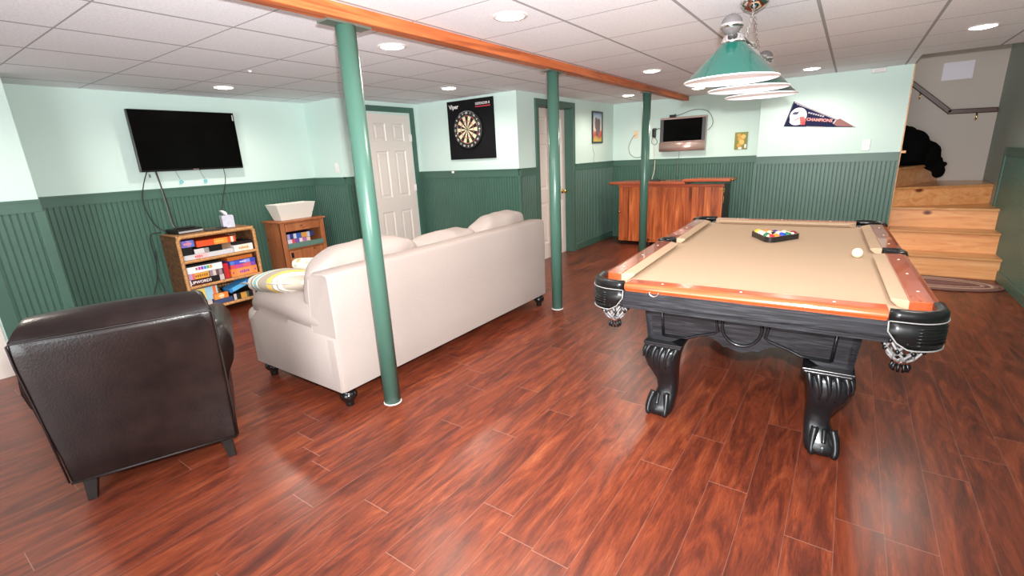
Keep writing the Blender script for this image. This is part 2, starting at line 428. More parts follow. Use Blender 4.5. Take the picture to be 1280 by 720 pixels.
def frame_M(o, x, y):
    """matrix whose local x,y follow the given directions, at point o"""
    x = Vector(x).normalized(); y = Vector(y).normalized(); z = x.cross(y)
    return Matrix(((x.x, y.x, z.x, o[0]), (x.y, y.y, z.y, o[1]), (x.z, y.z, z.z, o[2]), (0, 0, 0, 1)))
def copy_tree(o, parent=None):
    c = o.copy(); COL.objects.link(c)
    if parent is not None: c.parent = parent
    for ch in list(o.children): copy_tree(ch, c)
    return c

# ------------------------------------------------------------------ room dimensions
H = 2.18
TVX, JOGY, D1X, DARTY, D2X, BARY = -5.6, 3.62, -4.97, 4.907, -3.31, 7.76
PENY, PENX0, PENX1 = 6.86, -.985, .437
RX, BACKY, REARY = 1.37, 8.2, -2.6
PILX, PILY = -5.06, .92
WT = .1

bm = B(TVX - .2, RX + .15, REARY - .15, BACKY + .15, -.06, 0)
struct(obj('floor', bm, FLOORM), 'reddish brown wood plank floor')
bm = bm_new()
box(bm, TVX - .2, PENX1, REARY - .15, BARY + .15, H, H + .12)
box(bm, PENX1, RX + .15, REARY - .15, 6.2, H, H + .12)
struct(obj('ceiling', bm, CEILM), 'white drop ceiling of square tiles')
def wall(name, *boxes, mat=WALL, label=None):
    bm = bm_new()
    for b in boxes: box(bm, *b)
    return struct(obj(name, bm, mat), label)
wall('wall_left', (TVX - WT, TVX, PILY, JOGY, 0, H))
wall('wall_left_bump', (PILX - WT, PILX, REARY, PILY, 0, H), (TVX - WT, PILX - WT, PILY - WT, PILY, 0, H))
wall('wall_left_jog', (TVX - WT, D1X - WT, JOGY, JOGY + WT, 0, H))
wall('wall_left_closet', (D1X - WT, D1X, JOGY, DARTY, 0, H))
wall('wall_centre', (D1X - WT, D2X - WT - .04, DARTY, DARTY + WT, 0, H))
wall('wall_hall', (D2X - WT - .04, D2X, DARTY, 5.37, 0, H), (D2X - WT - .04, D2X, 6.28, BARY + WT, 0, H), (D2X - WT - .04, D2X, 5.37, 6.28, 2.05, H))
wall('wall_back', (D2X, PENX0 + .02, BARY, BARY + WT, 0, H))
wall('wall_pennant', (PENX0, PENX1, PENY, PENY + WT, 0, H), (PENX0, PENX0 + WT, PENY + WT, BARY, 0, H))
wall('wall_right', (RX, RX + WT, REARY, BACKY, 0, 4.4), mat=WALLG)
wall('wall_stair', (PENX0, RX, BACKY, BACKY + WT, 0, 4.4), mat=WALLD)
wall('wall_stair_left', (PENX0, PENX0 + WT, BARY + WT, BACKY, 0, 4.4), mat=WALLD)
wall('wall_stairwell_upper', (PENX1 - WT, PENX1, 6.2, PENY + WT, H + .12, 4.4), (PENX1 - WT, RX, 6.1, 6.2, H + .12, 4.4), (PENX0, PENX1, PENY, PENY + WT, H + .12, 4.4), mat=WALLD)
wall('ceiling_stairwell', (PENX0, RX + WT, 6.1, BACKY + WT, 4.4, 4.5), mat=WALLD)
wall('wall_front', (PILX - WT, RX + WT, REARY - WT, REARY, 0, H))

# wainscot: real grooves. (start point, end point) with the room on the left-hand normal
def upright(o, d, n):
    return Matrix(((d.x, n.x, 0, o[0]), (d.y, n.y, 0, o[1]), (0, 0, 1, o[2]), (0, 0, 0, 1)))
def wainscot(name, p0, p1, nrm, z1=1.2, label=None):
    p0, p1, n = Vector((*p0, 0)), Vector((*p1, 0)), Vector((*nrm, 0))
    d = (p1 - p0); L = d.length; d.normalize()
    prof = [(0, .002)]
    k = .02; pitch = .0405
    while k < L - .012:
        prof += [(k - .006, .012), (k - .0022, .004), (k + .0022, .004), (k + .006, .012)]; k += pitch
    prof += [(L, .002)]; prof[0] = (0, .012); prof[-1] = (L, .012)
    bm = bm_new()
    lo = [bm.verts.new(p0 + d * a + n * t + Vector((0, 0, .0))) for a, t in prof]
    hi = [bm.verts.new(p0 + d * a + n * t + Vector((0, 0, z1))) for a, t in prof]
    for i in range(len(prof) - 1): bm.faces.new((lo[i], lo[i + 1], hi[i + 1], hi[i]))
    M = upright(p0, d, n)
    box(bm, 0, L, .0, .022, z1 - .004, 1.286, M=M); box(bm, 0, L, 0, .03, 1.272, 1.289, M=M)
    return struct(obj(name, bm, GREEN), label or 'dark green beadboard wainscot')
def baseboard(name, p0, p1, nrm, h=.1):
    p0, p1, n = Vector((*p0, 0)), Vector((*p1, 0)), Vector((*nrm, 0))
    d = p1 - p0; L = d.length; d.normalize(); M = upright(p0, d, n)
    bm = B(0, L, 0.0, .024, 0, h, M=M)
    return struct(obj(name, bm, GREEN, bev=.005))
wsegs = [('trim_1', 'left', (TVX, JOGY), (TVX, PILY), (1, 0)), ('trim_2', 'left_bump', (PILX, PILY), (PILX, .60), (1, 0)),
         ('trim_3', 'left_jog', (TVX, JOGY), (D1X, JOGY), (0, -1)), ('trim_4', 'left_closet', (D1X, JOGY), (D1X, 3.87), (1, 0)),
         ('trim_5', 'centre', (D1X, DARTY), (D2X, DARTY), (0, -1)), ('trim_6', 'hall_near', (D2X, DARTY), (D2X, 5.295), (1, 0)),
         ('trim_7', 'hall_far', (D2X, 6.365), (D2X, BARY), (1, 0)), ('trim_8', 'back', (D2X, BARY), (PENX0, BARY), (0, -1)),
         ('trim_9', 'pennant', (PENX0, PENY), (PENX1, PENY), (0, -1)), ('trim_10', 'right', (RX, REARY), (RX, 7.28), (-1, 0))]
for nm, side, a, b, n in wsegs:
    wainscot(nm, a, b, n)
    if side == 'right': b = (RX, 6.62)
    baseboard('baseboard_' + side, a, b, n)
# corner post on the bump and at the right wall's wainscot end
struct(obj('trim_11', B(PILX, PILX + .03, PILY - .05, PILY + .012, .1, 1.2), GREEN, bev=.004))
struct(obj('trim_12', B(RX - .026, RX - .005, 7.27, 7.33, 0.62, 1.289), GREEN, bev=.004))
struct(obj('trim_13', B(PENX1, PENX1 + .012, PENY - .005, PENY + WT + .01, 0, H), PINET, bev=.003), 'natural wood edge strip beside the stairs')
struct(obj('trim_14', B(PENX1, PENX1 + .05, PENY - .03, PENY + .02, 1.272, 1.3), PINET, bev=.004), 'bare wood end of the wainscot cap by the stairs')
struct(obj('trim_15', B(D2X - .012, D2X + .024, DARTY - .024, DARTY + .012, .1, 1.2), GREEN, bev=.003))
struct(obj('trim_16', B(PENX0 - .024, PENX0 + .02, PENY - .024, PENY + .02, 0, 1.2), GREEN, bev=.003))

struct(obj('trim_20', B(D1X - .014, D1X + .017, JOGY - .017, JOGY + .014, .0, 1.2), GREEN, bev=.003))
struct(obj('trim_21', B(D1X, D1X + .014, 4.834, DARTY, 0, 1.286), GREEN, bev=.002))

# ------------------------------------------------------------------ doors (six recessed panels)
def six_panel(w, h, t):
    """door slab, local x across 0..w, z up, face at y=0 (towards -y)"""
    s, m = .115, .11
    xs = [0, s, (w - m) / 2, (w + m) / 2, w - s, w]
    zs = [0, .22, .80, .98, 1.58, 1.70, 1.92, h] if h > 1.95 else [0, h * .1, h * .4, h * .48, h * .78, h * .84, h * .94, h]
    bm = bm_new()
    g = [[bm.verts.new((x, 0, z)) for x in xs] for z in zs]
    pan = []
    for j in range(len(zs) - 1):
        for i in range(5):
            f = bm.faces.new((g[j][i], g[j][i + 1], g[j + 1][i + 1], g[j + 1][i]))
            if i in (1, 3) and j in (1, 3, 5): pan.append(f)
    back = [bm.verts.new((x, t, z)) for x, z in ((0, 0), (w, 0), (w, h), (0, h))]
    bm.faces.new(back[::-1])
    bmesh.ops.recalc_face_normals(bm, faces=bm.faces[:])
    for f in bm.faces:
        if f.normal.y > .5 and f not in pan and len(f.verts) == 4 and f.calc_center_median().y < t * .5: f.normal_flip()
    for f in pan:
        if f.normal.y > 0: f.normal_flip()
    edge = [(g[0], 0, 1), (g[-1], 3, 2)]
    bm.faces.new([*g[0], back[1], back[0]]); bm.faces.new([*g[-1][::-1], back[3], back[2]])
    bm.faces.new([r[0] for r in g[::-1]] + [back[0], back[3]]); bm.faces.new([r[-1] for r in g] + [back[2], back[1]])
    bmesh.ops.inset_individual(bm, faces=pan, thickness=.016, depth=-.010)
    bmesh.ops.inset_individual(bm, faces=pan, thickness=.034, depth=.0)
    bmesh.ops.inset_individual(bm, faces=pan, thickness=.012, depth=.006)
    return bm
def knob_bm(M):
    bm = bm_new()
    lathe(bm, [(.03, 0), (.032, .004), (.028, .01), (.012, .014), (.011, .03), (.02, .036), (.028, .046), (.029, .056), (.022, .066), (.008, .07)], 20, M)
    return bm
def door(name, hinge_y, w, h, x, label, knob_y=None, hinges=None):
    """door on a wall facing +x; slab local x -> world +y"""
    r = thing(name, label, 'door', (x, hinge_y, 0), R(90))
    del r['category']; r['kind'] = 'structure'
    sl = obj('slab', six_panel(w, h, .038), WHITE, r, recalc=False)
    if knob_y is not None:
        obj('door_knob', knob_bm(Matrix.Translation((knob_y, 0, .91)) @ Matrix.Rotation(R(90), 4, 'X')), BRASS, r, smooth=True)
    for z in hinges or ():
        bm = bm_new(); lathe(bm, [(.008, z - .045), (.008, z + .045)], 10, Matrix.Translation((w + .006, -.008, 0)))
        box(bm, w - .03, w + .012, -.003, .0, z - .045, z + .045)
        obj('hinge', bm, WPLAS, r)
    return r
door('door_1', 4.00, .74, 2.03, D1X + .012, 'white six panel door in dark green trim beside the dartboard wall', None, (1.74, 1.08, .3))
door('door_2', 5.375, .90, 2.035, D2X - .11, 'white six panel door with brass knob left of the framed picture', .80)
door('door_3', -.36, .86, 2.0, PILX + .012, 'white door at the far left edge behind the leather armchair')
def casing(name, x, y0, y1, ztop, w=.07, jamb=0.):
    bm = bm_new()
    box(bm, x, x + .022, y0 - w, y0, 0, ztop + w); box(bm, x, x + .022, y1, y1 + w, 0, ztop + w); box(bm, x, x + .022, y0, y1, ztop, ztop + w)
    if jamb:
        box(bm, x - jamb, x + .002, y0 - .004, y0 + .004, 0, ztop); box(bm, x - jamb, x + .002, y1 - .008, y1 + .001, 0, ztop); box(bm, x - jamb, x + .002, y0, y1, ztop - .006, ztop + .001)
    struct(obj(name, bm, GREEN, bev=.003))
casing('trim_17', D1X, 3.965, 4.765, 2.06, .068)
casing('trim_18', D2X, 5.37, 6.28, 2.045, .075, .14)
struct(obj('trim_19', B(PILX, PILX + .022, .515, .60, 0, 2.1), GREEN, bev=.003))

# ------------------------------------------------------------------ beam, poles
bm = B(-2.17, -2.082, REARY, 7.68, 2.115, H - .001)
bmw = obj('wooden_beam', bm, BEAMW, bev=.004); tag(bmw, 'long orange brown timber beam running under the ceiling on green poles', 'beam')
bm = bm_new()
lathe(bm, [(.0505, .0), (.0505, 2.107)], 40)
PX = -2.155
pole_lab = ['green steel post nearest the camera, in front of the sofa back', 'green steel post just past the far end of the sofa', 'green steel post in front of the wooden bar']
p0 = thing('support_post', pole_lab[0], 'post', (PX - .012, 1.70, 0), 0, 'green posts under the beam')
sh = obj('shaft', bm, POLE, p0)
bm = bm_new(); box(bm, -.045, .045, -.13, .13, 2.105, 2.115)
pl = obj('top_plate', bm, STEELP, p0)
bm = bm_new(); lathe(bm, [(.05, .0), (.055, .0), (.055, .003), (.051, .005)], 32, cap=False)
obj('floor_collar', bm, WPLAS, p0)
for i, (x, y) in enumerate(((PX - .005, 3.77), (PX, 6.08))):
    c = copy_tree(p0); c.location = (x, y, 0); c['label'] = pole_lab[i + 1]

# ------------------------------------------------------------------ ceiling lights
lights = [(-4.87, 2.36, 'round recessed light in the ceiling above the large wall television'),
          (-2.60, 2.40, 'round recessed light beside the nearest green post, left of the beam'),
          (-1.63, 2.39, 'round recessed light just right of the beam, largest in the photo'),
          (-3.66, 4.13, 'round recessed light in front of the dartboard'),
          (-1.70, 4.91, 'round recessed light right of the beam between second and third post'),
          (-2.64, 6.70, 'round recessed light left of the third post near the framed picture'),
          (-1.73, 6.81, 'round recessed light above the bar television, behind the lamp shades'),
          (-.445, 6.23, 'round recessed light above the felt pennant'),
          (.67, 5.04, 'round recessed light nearest the staircase')]
l0 = thing('recessed_light', lights[0][2], 'light', (0, 0, H), 0, 'recessed ceiling lights')
bm = bm_new(); lathe(bm, [(.073, -.002), (.078, -.006), (.094, -.005), (.099, .0003)], 40, cap=False); lathe(bm, [(.099, .0003), (.072, .0003)], 40, cap=False); obj('trim_ring', bm, WPLAS, l0, recalc=True)
bm = bm_new(); lathe(bm, [(.002, -.0135), (.05, -.0115), (.072, -.006), (.076, -.002)], 40, cap=False); obj('lens', bm, EMITL, l0)
CAN_W = 17.
for i, (x, y, lab) in enumerate(lights):
    c = l0 if i == 0 else copy_tree(l0)
    c.location = (x, y, H); c['label'] = lab
def ceiling_spot(x, y, w=CAN_W, z=H - .03):
    ld = bpy.data.lights.new('ceiling_spot', 'SPOT'); ld.energy = w; ld.color = (1, .91, .79); ld.shadow_soft_size = .06
    ld.spot_size = R(165); ld.spot_blend = .6
    lo = bpy.data.objects.new('ceiling_spot', ld); COL.objects.link(lo); lo.location = (x, y, z)
for x, y, _ in lights: ceiling_spot(x, y)
for x, y in ((-4.2, .2), (.5, 2.6)): ceiling_spot(x, y)   # unseen fill lamps added out of view, without can fixtures

# ------------------------------------------------------------------ stairs
stair = thing('staircase', 'knotty pine winder staircase turning left behind the wall', 'stairs', (0, 0, 0))
SX0, SX1 = PENX1 + .016, RX - .002
RZ = .2215
ry = [6.55, 6.80, 7.06]
for i, y in enumerate(ry):
    z = RZ * (i + 1)
    y1 = ry[i + 1] if i < 2 else None
    x0 = SX0 if i == 2 else SX0 - .0
    obj('riser', B(x0, SX1, y, y + .02, z - RZ + (.0 if i else .0), z - .028), PINE, stair)
    if i < 2:
        obj('tread', B(x0, SX1, y - .028, ry[i + 1] + .02, z - .028, z), PINET, stair, bev=.008)
# winders round the newel corner
PV = Vector((SX0 - .01, 7.08)); 
def wind(a): return Vector((math.cos(R(a)), math.sin(R(a))))
def hit(a):
    d = wind(a); ts = []
    if d.x > 1e-6: ts.append((SX1 - PV.x) / d.x)
    if d.y > 1e-6: ts.append((BACKY - .004 - PV.y) / d.y)
    return PV + d * min(ts)
corner = (SX1, BACKY - .004)
z3 = RZ * 3
bm = bm_new(); prism(bm, [(SX0, 7.032), (SX1, 7.032), tuple(hit(29) + Vector((0, .05))), (SX0, 7.13)], z3 - .028, z3)
obj('tread', bm, PINET, stair, bev=.006)
def riser_poly(a, z0, z1):
    d = wind(a); n = Vector((-d.y, d.x)); e = hit(a)
    bm = bm_new(); prism(bm, [tuple(PV), tuple(e), tuple(e + n * .018), tuple(PV + n * .018)], z0, z1); return bm
obj('riser', riser_poly(29, z3, z3 + RZ - .028), PINE, stair)
z4 = z3 + RZ
d29 = wind(29); n29 = Vector((d29.y, -d29.x)) * .026
h29 = hit(29); h62 = hit(66)
bm = bm_new(); prism(bm, [tuple(PV + n29), tuple(Vector((SX1, (h29 + n29).y))), corner, tuple(h62 + Vector((-.03, 0))), tuple(PV + wind(80) * .1)], z4 - .028, z4)
obj('tread', bm, PINET, stair, bev=.006)
obj('riser', riser_poly(66, z4, z4 + RZ - .028), PINE, stair)
z5 = z4 + RZ
bm = bm_new(); d62 = wind(66); n62 = Vector((d62.y, -d62.x)) * .026
prism(bm, [tuple(PV + n62), tuple(h62 + n62 + Vector((0, -.0))), tuple(h62), (PV.x - .03, BACKY - .004), (PV.x - .03, PV.y)], z5 - .028, z5)
obj('tread', bm, PINET, stair, bev=.006)
obj('riser', B(PV.x - .03, PV.x - .01, 7.1, BACKY - .004, z5, z5 + RZ - .028), PINEC, stair)
obj('tread', B(PV.x - .34, PV.x + .02, 7.0, BACKY - .004, z5 + RZ - .028, z5 + RZ), PINET, stair, bev=.006)

hr = thing('handrail', 'dark brown wall handrail bending down the stair wall', 'handrail', (0, 0, 0))
pts = [Vector((-.1, 8.12, 2.66)), Vector((.93, 8.12, 1.715)), Vector((1.345, 8.12, 1.705))]
bm = bm_new()
for a, b in zip(pts, pts[1:]):
    d = (b - a).normalized(); y = Vector((0, 1, 0)); z = d.cross(y)
    M = frame_M(a, d, y); box(bm, -.02, (b - a).length + .012, -.02, .02, -.028, .028, M=M)
obj('rail', bm, HANDR, hr, bev=.008)
for x, z in ((.62, 2.0), (1.18, 1.71)):
    obj('bracket', T([(x, 8.19, z - .10), (x, 8.12, z - .10), (x, 8.12, z - .03)], .008, smooth=3), BRASS, hr)
tag(obj('wall_panel', B(.80, 1.085, 8.186, 8.199, 2.085, 2.29), plain('pale_panel', hexc(224, 218, 228), .5), bev=.004), 'pale rectangular panel high on the stairwell wall', 'panel')

# black jacket heaped on the stairs
bm = bm_new()
ball(bm, (.58, 7.72, 1.30), .24, 24, 16, (.8, 1.1, .95)); ball(bm, (.50, 7.62, 1.42), .17, 20, 14, (.8, 1, .95)); ball(bm, (.74, 7.78, 1.24), .17, 20, 14, (.9, 1, .9))
ball(bm, (.83, 7.80, 1.12), .10, 16, 12, (.95, .8, 1.0)); ball(bm, (.89, 7.78, 1.03), .075, 16, 12, (.85, .8, 1.15)); ball(bm, (.55, 7.7, 1.17), .2, 16, 12, (1, 1.2, .35))
ball(bm, (.93, 7.74, 1.11), .04, 12, 8, (.9, .7, .8))
jk = obj('jacket', bm, JACKET)
rm = jk.modifiers.new('remesh', 'REMESH'); rm.mode = 'VOXEL'; rm.voxel_size = .018; rm.use_smooth_shade = True
tx = bpy.data.textures.new('folds', 'CLOUDS'); tx.noise_scale = .12
dm = jk.modifiers.new('folds', 'DISPLACE'); dm.texture = tx; dm.strength = .035; dm.texture_coords = 'LOCAL'
tag(jk, 'black jacket heaped on an upper stair step', 'jacket')

# oval braided rug
bm = bm_new()
rc = [hexc(128, 94, 86), hexc(142, 108, 98), hexc(196, 162, 142), hexc(136, 96, 92), hexc(188, 152, 134), hexc(132, 94, 88), hexc(128, 90, 84), hexc(136, 96, 90)]
N = 8
for k in range(N):
    f = 1 - k / N
    a, b_ = .56 * f + .0, .27 * f
    a = .56 - (.27 - b_)
    pts = []
    for j in range(72):
        t = 2 * PI * j / 72
        w = .004 * math.sin(j * PI)  # braid
        pts.append((a * math.cos(t), b_ * math.sin(t), .009 + (.002 if j % 2 else 0)))
    tube(bm, pts, .0175, 6, closed=True, mi=k)
for v in bm.verts: v.co.z = max(.001, v.co.z * .62)
rug = obj('braided_rug', bm, [plain('braid_%d' % k, rc[k], .95, spec=.1, bump=.6, bscale=120) for k in range(N)])
rug.location = (.78, 6.20, 0); tag(rug, 'oval braided brown rug at the foot of the stairs', 'rug')

# ------------------------------------------------------------------ large television and its cords
tv = thing('television', 'large black flat television on the wall above the wicker shelf', 'television', (-5.5, 2.235, 1.737))
obj('housing', B(-.045, -.004, -.478, .478, -.285, .285), TVEDGE, tv, bev=.006)
obj('screen', B(-.006, .001, -.470, .470, -.268, .278), SCREEN, tv)
obj('wall_mount', B(-.098, -.045, -.2, .2, -.16, .16), BLACK, tv)
obj('badge', B(-.004, .0012, -.025, .025, -.279, -.273), SILVER, tv)
bm = bm_new()
box(bm, -.001, .002, .452, .462, .205, .262); obj('energy_sticker', bm, colour(200, 196, 198), tv)
CX = TVX + .035
def cord(name, pts, label, r=.0035, mat=CORD, cat='cable', group=None, smooth=8):
    return tag(obj(name, T(pts, r, 8, smooth=smooth), mat), label, cat, group)
cord('power_cable', [(CX, 1.83, 1.47), (CX, 1.77, 1.33), (CX, 1.735, 1.19), (CX, 1.755, 1.03), (CX, 1.80, .92), (CX + .03, 1.86, .868)], 'black cable bowing left from the big television to the wicker shelf', .005)
cord('power_cable', [(CX, 1.90, 1.47), (CX, 1.915, 1.3), (CX, 1.935, 1.1), (CX + .02, 1.94, .93), (CX + .04, 1.96, .885)], 'straight dark cable hanging from the big television left corner', .006)
cord('signal_cable', [(CX + .01, 1.885, 1.47), (CX + .01, 1.905, 1.3), (CX + .01, 1.915, 1.12), (CX + .02, 1.92, .95), (CX + .05, 1.93, .885)], 'grey cable beside the straight dark one under the big television', .004, CORDG)
cord('power_cable', [(CX, 2.53, 1.47), (CX, 2.525, 1.33), (CX, 2.47, 1.17), (CX, 2.43, 1.03), (CX + .01, 2.42, .90)], 'thin black cable hanging from the big television down behind the tissue box', .004)
for (a, b_, lab) in (((2.07, 1.46), (2.108, 1.342), 'left one of two cords with blue ring tags under the big television'), ((2.295, 1.46), (2.334, 1.336), 'right one of two cords with blue ring tags under the big television')):
    t = thing('tagged_cable', lab, 'cord', (CX - .02, b_[0], b_[1]), 0, 'cords with blue ring tags')
    obj('cord', T([(0, a[0] - b_[0], a[1] - b_[1]), (0, (a[0] - b_[0]) * .4, .05), (0, 0, .016)], .002, 6, smooth=5), CORDG, t)
    bm = bm_new(); tube(bm, [(0, .013 * math.cos(k * PI / 8), .013 * math.sin(k * PI / 8)) for k in range(16)], .006, 8, closed=True); obj('ring_tag', bm, BLUETAG, t)
cord('power_cable', [(CX + .02, 1.81, .87), (CX - .0, 1.72, .84), (CX + .0, 1.715, .6), (CX + .0, 1.69, .42), (CX + .01, 1.62, .26), (CX + .02, 1.56, .11)], 'black cable running down the wainscot left of the wicker shelf', .005)
cord('power_cable', [(CX + .0, 1.735, .70), (CX + .0, 1.70, .45), (CX + .02, 1.72, .28), (CX + .02, 1.66, .12)], 'short black cable loop near the floor left of the wicker shelf', .004)
o = tag(obj('cable_clip', B(TVX + .0003, TVX + .012, 1.842, 1.856, 1.40, 1.43), CORDG, bev=.002), 'small grey cable clip on the wall under the big television', 'clip')
pl_ = thing('outlet_plate', 'dark wall outlet in the wainscot behind the leather armchair', 'outlet', (TVX + .0125, .985, .37)); obj('plate', B(0, .008, -.038, .038, -.062, .062), BLACK, pl_, bev=.003); obj('socket', B(.008, .011, -.018, .018, -.045, .045), GREYB, pl_, bev=.002)

# ------------------------------------------------------------------ wicker shelf with board games
ws = thing('wicker_shelf', 'low woven wicker shelf filled with board games under the big television', 'shelf', (-5.17, 1.79, 0))
WD, WW, WH = .38, .745, .85   # local: x from -WD (wall) to 0 (front); y 0..WW
bm = bm_new()
box(bm, -WD, 0, 0, .03, .06, WH); obj('side_panel', bm, WICKER, ws, bev=.012)
bm = bm_new(); box(bm, -WD, 0, WW - .03, WW, .06, WH); obj('side_panel', bm, WICKER, ws, bev=.012)
obj('top_panel', B(-WD, 0, .0, WW, WH - .04, WH), WICKER, ws, bev=.018)
obj('back_panel', B(-WD, -WD + .015, .02, WW - .02, .08, WH - .03), WICKER, ws)
SH = [.105, .348, .603]
for z in SH: obj('shelf_board', B(-WD + .015, -.004, .03, WW - .03, z - .03, z), WICKER, ws, bev=.006)
def wrapped(pts, r=.017):
    L = 0; P = []
    for a, b_ in zip(pts, pts[1:]):
        a, b_ = Vector(a), Vector(b_); n = max(2, int((b_ - a).length / .012))
        P += [a.lerp(b_, k / n) for k in range(n)]
    P.append(Vector(pts[-1]))
    return T(P, r, 8, radii=[r * (1.12 if k % 2 else .92) for k in range(len(P))])
obj('front_binding', wrapped([(0, .012, .03), (0, .012, WH - .045), (0, .04, WH - .018), (0, WW - .04, WH - .018), (0, WW - .012, WH - .045), (0, WW - .012, .03)]), WICKB, ws)
for z in SH: obj('shelf_binding', wrapped([(0, .02, z - .015), (0, WW - .02, z - .015)], .015), WICKB, ws)
for y in (.02, WW - .02):
    for x in (-.02, -WD + .02):
        bm = bm_new(); lathe(bm, [(.014, 0), (.018, .01), (.018, .065)], 12, Matrix.Translation((x, y, 0))); obj('foot', bm, WICKB, ws)
def game(label, y0, y1, z0, z1, depth, segs, side, text=None, tcol=(240, 240, 240), front=-5.178, rot=0., tsize=None, lid=None):
    """board game box lying on the shelf; spine faces +x, split into printed colour fields"""
    w, h = y1 - y0, z1 - z0
    t = thing('board_game', label, 'board game', (front, (y0 + y1) / 2, z0 + h / 2), 0, 'board games in the wicker shelf')
    t.rotation_euler = (R(rot), 0, 0)
    bm = bm_new(); box(bm, -depth, -.0015, -w / 2, w / 2, -h / 2, h / 2)
    obj('carton', bm, colour(*(side)), t, bev=.002, seg=1)
    mats = []; bm = bm_new(); a = -w / 2 + .001
    tot = sum(s[0] for s in segs)
    for k, (f, c) in enumerate(segs):
        b_ = a + f / tot * (w - .002); hz = h / 2 - .001
        box(bm, -.003, 0, a, b_, -hz, hz, mi=k); mats.append(colour(*c)); a = b_
    obj('printed_spine', bm, mats, t)
    if lid:
        obj('carton_lid', B(-depth - .001, .0008, -w / 2 - .001, w / 2 + .001, h / 2 - lid[0], h / 2 + .001), colour(*lid[1]), t)
    if text:
        for tx_, yy, sz, c in text:
            if tx_[0] == '#':      # print too small to read in the photo: plain marks
                k = int(tx_[1:]); bm = bm_new(); pw = sz * .62
                for q in range(k):
                    y_ = yy * w + (q - (k - 1) / 2) * pw; hh = sz * (.30 + .07 * ((q * 7) % 3))
                    box(bm, -.001, .0008, y_ - pw * .36, y_ + pw * .36, -hh, hh)
                obj('printed_mark', bm, colour(*c), t); continue
            lettering('lettering', tx_, sz, frame_M((.0006, yy * w, -.002), (0, 1, 0), (0, 0, 1)), colour(*c), t, .0006, .0006)
    return t
K = (18, 18, 20)
game('small purple and blue board game box at the top left of the wicker shelf', 1.825, 1.94, .7305, .795, .22, [(3, (120, 110, 190)), (2, (160, 130, 190)), (2, (90, 120, 200))], (96, 90, 160), [('#4', 0, .03, (235, 140, 150))])
game('black board game box under the small purple one', 1.825, 1.915, .6535, .7295, .26, [(1, K)], K)
game('long pale grey board game box at the bottom of the top compartment', 1.825, 2.287, .6045, .6525, .27, [(1, (206, 206, 208)), (1.2, (226, 190, 190)), (2.5, (206, 206, 210))], (200, 200, 204), [('#4', -.22, .03, (214, 96, 100))])
game('thin white board game box over the long grey one', 1.925, 2.06, .6535, .702, .2, [(2, (214, 210, 208)), (1, (150, 145, 145))], (50, 48, 50))
game('black board game box beside the thin white one', 2.066, 2.185, .6535, .715, .24, [(1, (14, 14, 15))], (14, 14, 15))
game('bright orange red board game box lying across the top compartment', 1.96, 2.33, .7165, .776, .25, [(3, (226, 84, 40)), (2.4, (240, 150, 60)), (.6, (226, 84, 40)), (.5, (245, 220, 200)), (.4, (226, 84, 40))], (216, 74, 36), [('#5', .05, .03, (240, 190, 90))])
game('white board game box with gold lettering at the right of the top compartment', 2.295, 2.49, .6045, .675, .24, [(1, (234, 230, 226)), (1.5, (236, 226, 206)), (.6, (234, 230, 226))], (228, 224, 220), [('#6', 0, .028, (204, 150, 60))])
game('flat black board game box on top of the white gold lettered one', 2.30, 2.485, .676, .708, .25, [(1, (30, 24, 24))], (24, 20, 20))
game('orange red board game box with black lid leaning at the back of the top compartment', 2.20, 2.30, .6535, .7155, .22, [(1, (150, 120, 96))], (140, 110, 88), front=-5.24)
# middle
game('white board game box with coloured letter tiles in the middle compartment', 1.825, 2.15, .4685, .551, .26, [(1, (240, 238, 238))], (232, 230, 230), [('#1', -.24, .04, (150, 110, 110)), ('#1', -.16, .05, (214, 60, 150)), ('#1', -.08, .05, (130, 70, 190)), ('#1', .0, .05, (60, 140, 210)), ('#1', .08, .05, (80, 180, 90)), ('#1', .16, .05, (230, 150, 60))], lid=(.016, (30, 28, 30)))
game('gold and pink board game box under the coloured letter one', 1.825, 2.012, .4095, .4675, .26, [(.7, (190, 150, 190)), (.5, (220, 110, 100)), (2.8, (226, 164, 66))], (190, 130, 60), [('#6', .12, .032, (160, 96, 40))])
game('board game box with dark picture squares beside the gold one', 2.016, 2.155, .4095, .4675, .25, [(1, (150, 130, 140)), (1, (206, 196, 190)), (1, (110, 80, 80)), (1, (160, 140, 150)), (.6, (70, 56, 60))], (60, 50, 54))
game('dark red board game box with large white letters UPWORDS', 1.825, 2.012, .3495, .4085, .27, [(.25, (236, 230, 230)), (4, (70, 26, 24))], (60, 22, 20), [('UPWORDS', .05, .039, (245, 238, 236))])
game('black board game box with a small photo at its right end', 2.016, 2.155, .3495, .4085, .25, [(2, (28, 24, 24)), (1, (206, 192, 188)), (.2, (60, 50, 50))], (24, 22, 22))
game('small red box standing in the gap of the middle compartment', 2.162, 2.212, .3495, .505, .2, [(1, (206, 44, 52))], (190, 40, 48), front=-5.2)
game('wide orange brown board game box at the back of the middle compartment', 2.222, 2.48, .5165, .556, .26, [(1, (206, 110, 44))], (196, 104, 40), front=-5.21)
game('blue board game box third from the bottom of the right middle stack', 2.225, 2.487, .4755, .5155, .25, [(.5, (90, 130, 220)), (1.2, (70, 90, 200)), (.8, (150, 160, 230)), (.7, (60, 80, 190))], (60, 76, 180), [('#5', 0, .022, (225, 225, 250))])
game('thin red and purple board game box in the right middle stack', 2.225, 2.483, .4345, .4745, .25, [(.5, (226, 80, 80)), (1, (200, 80, 150)), (1, (220, 100, 120)), (.6, (130, 80, 180))], (180, 60, 90))
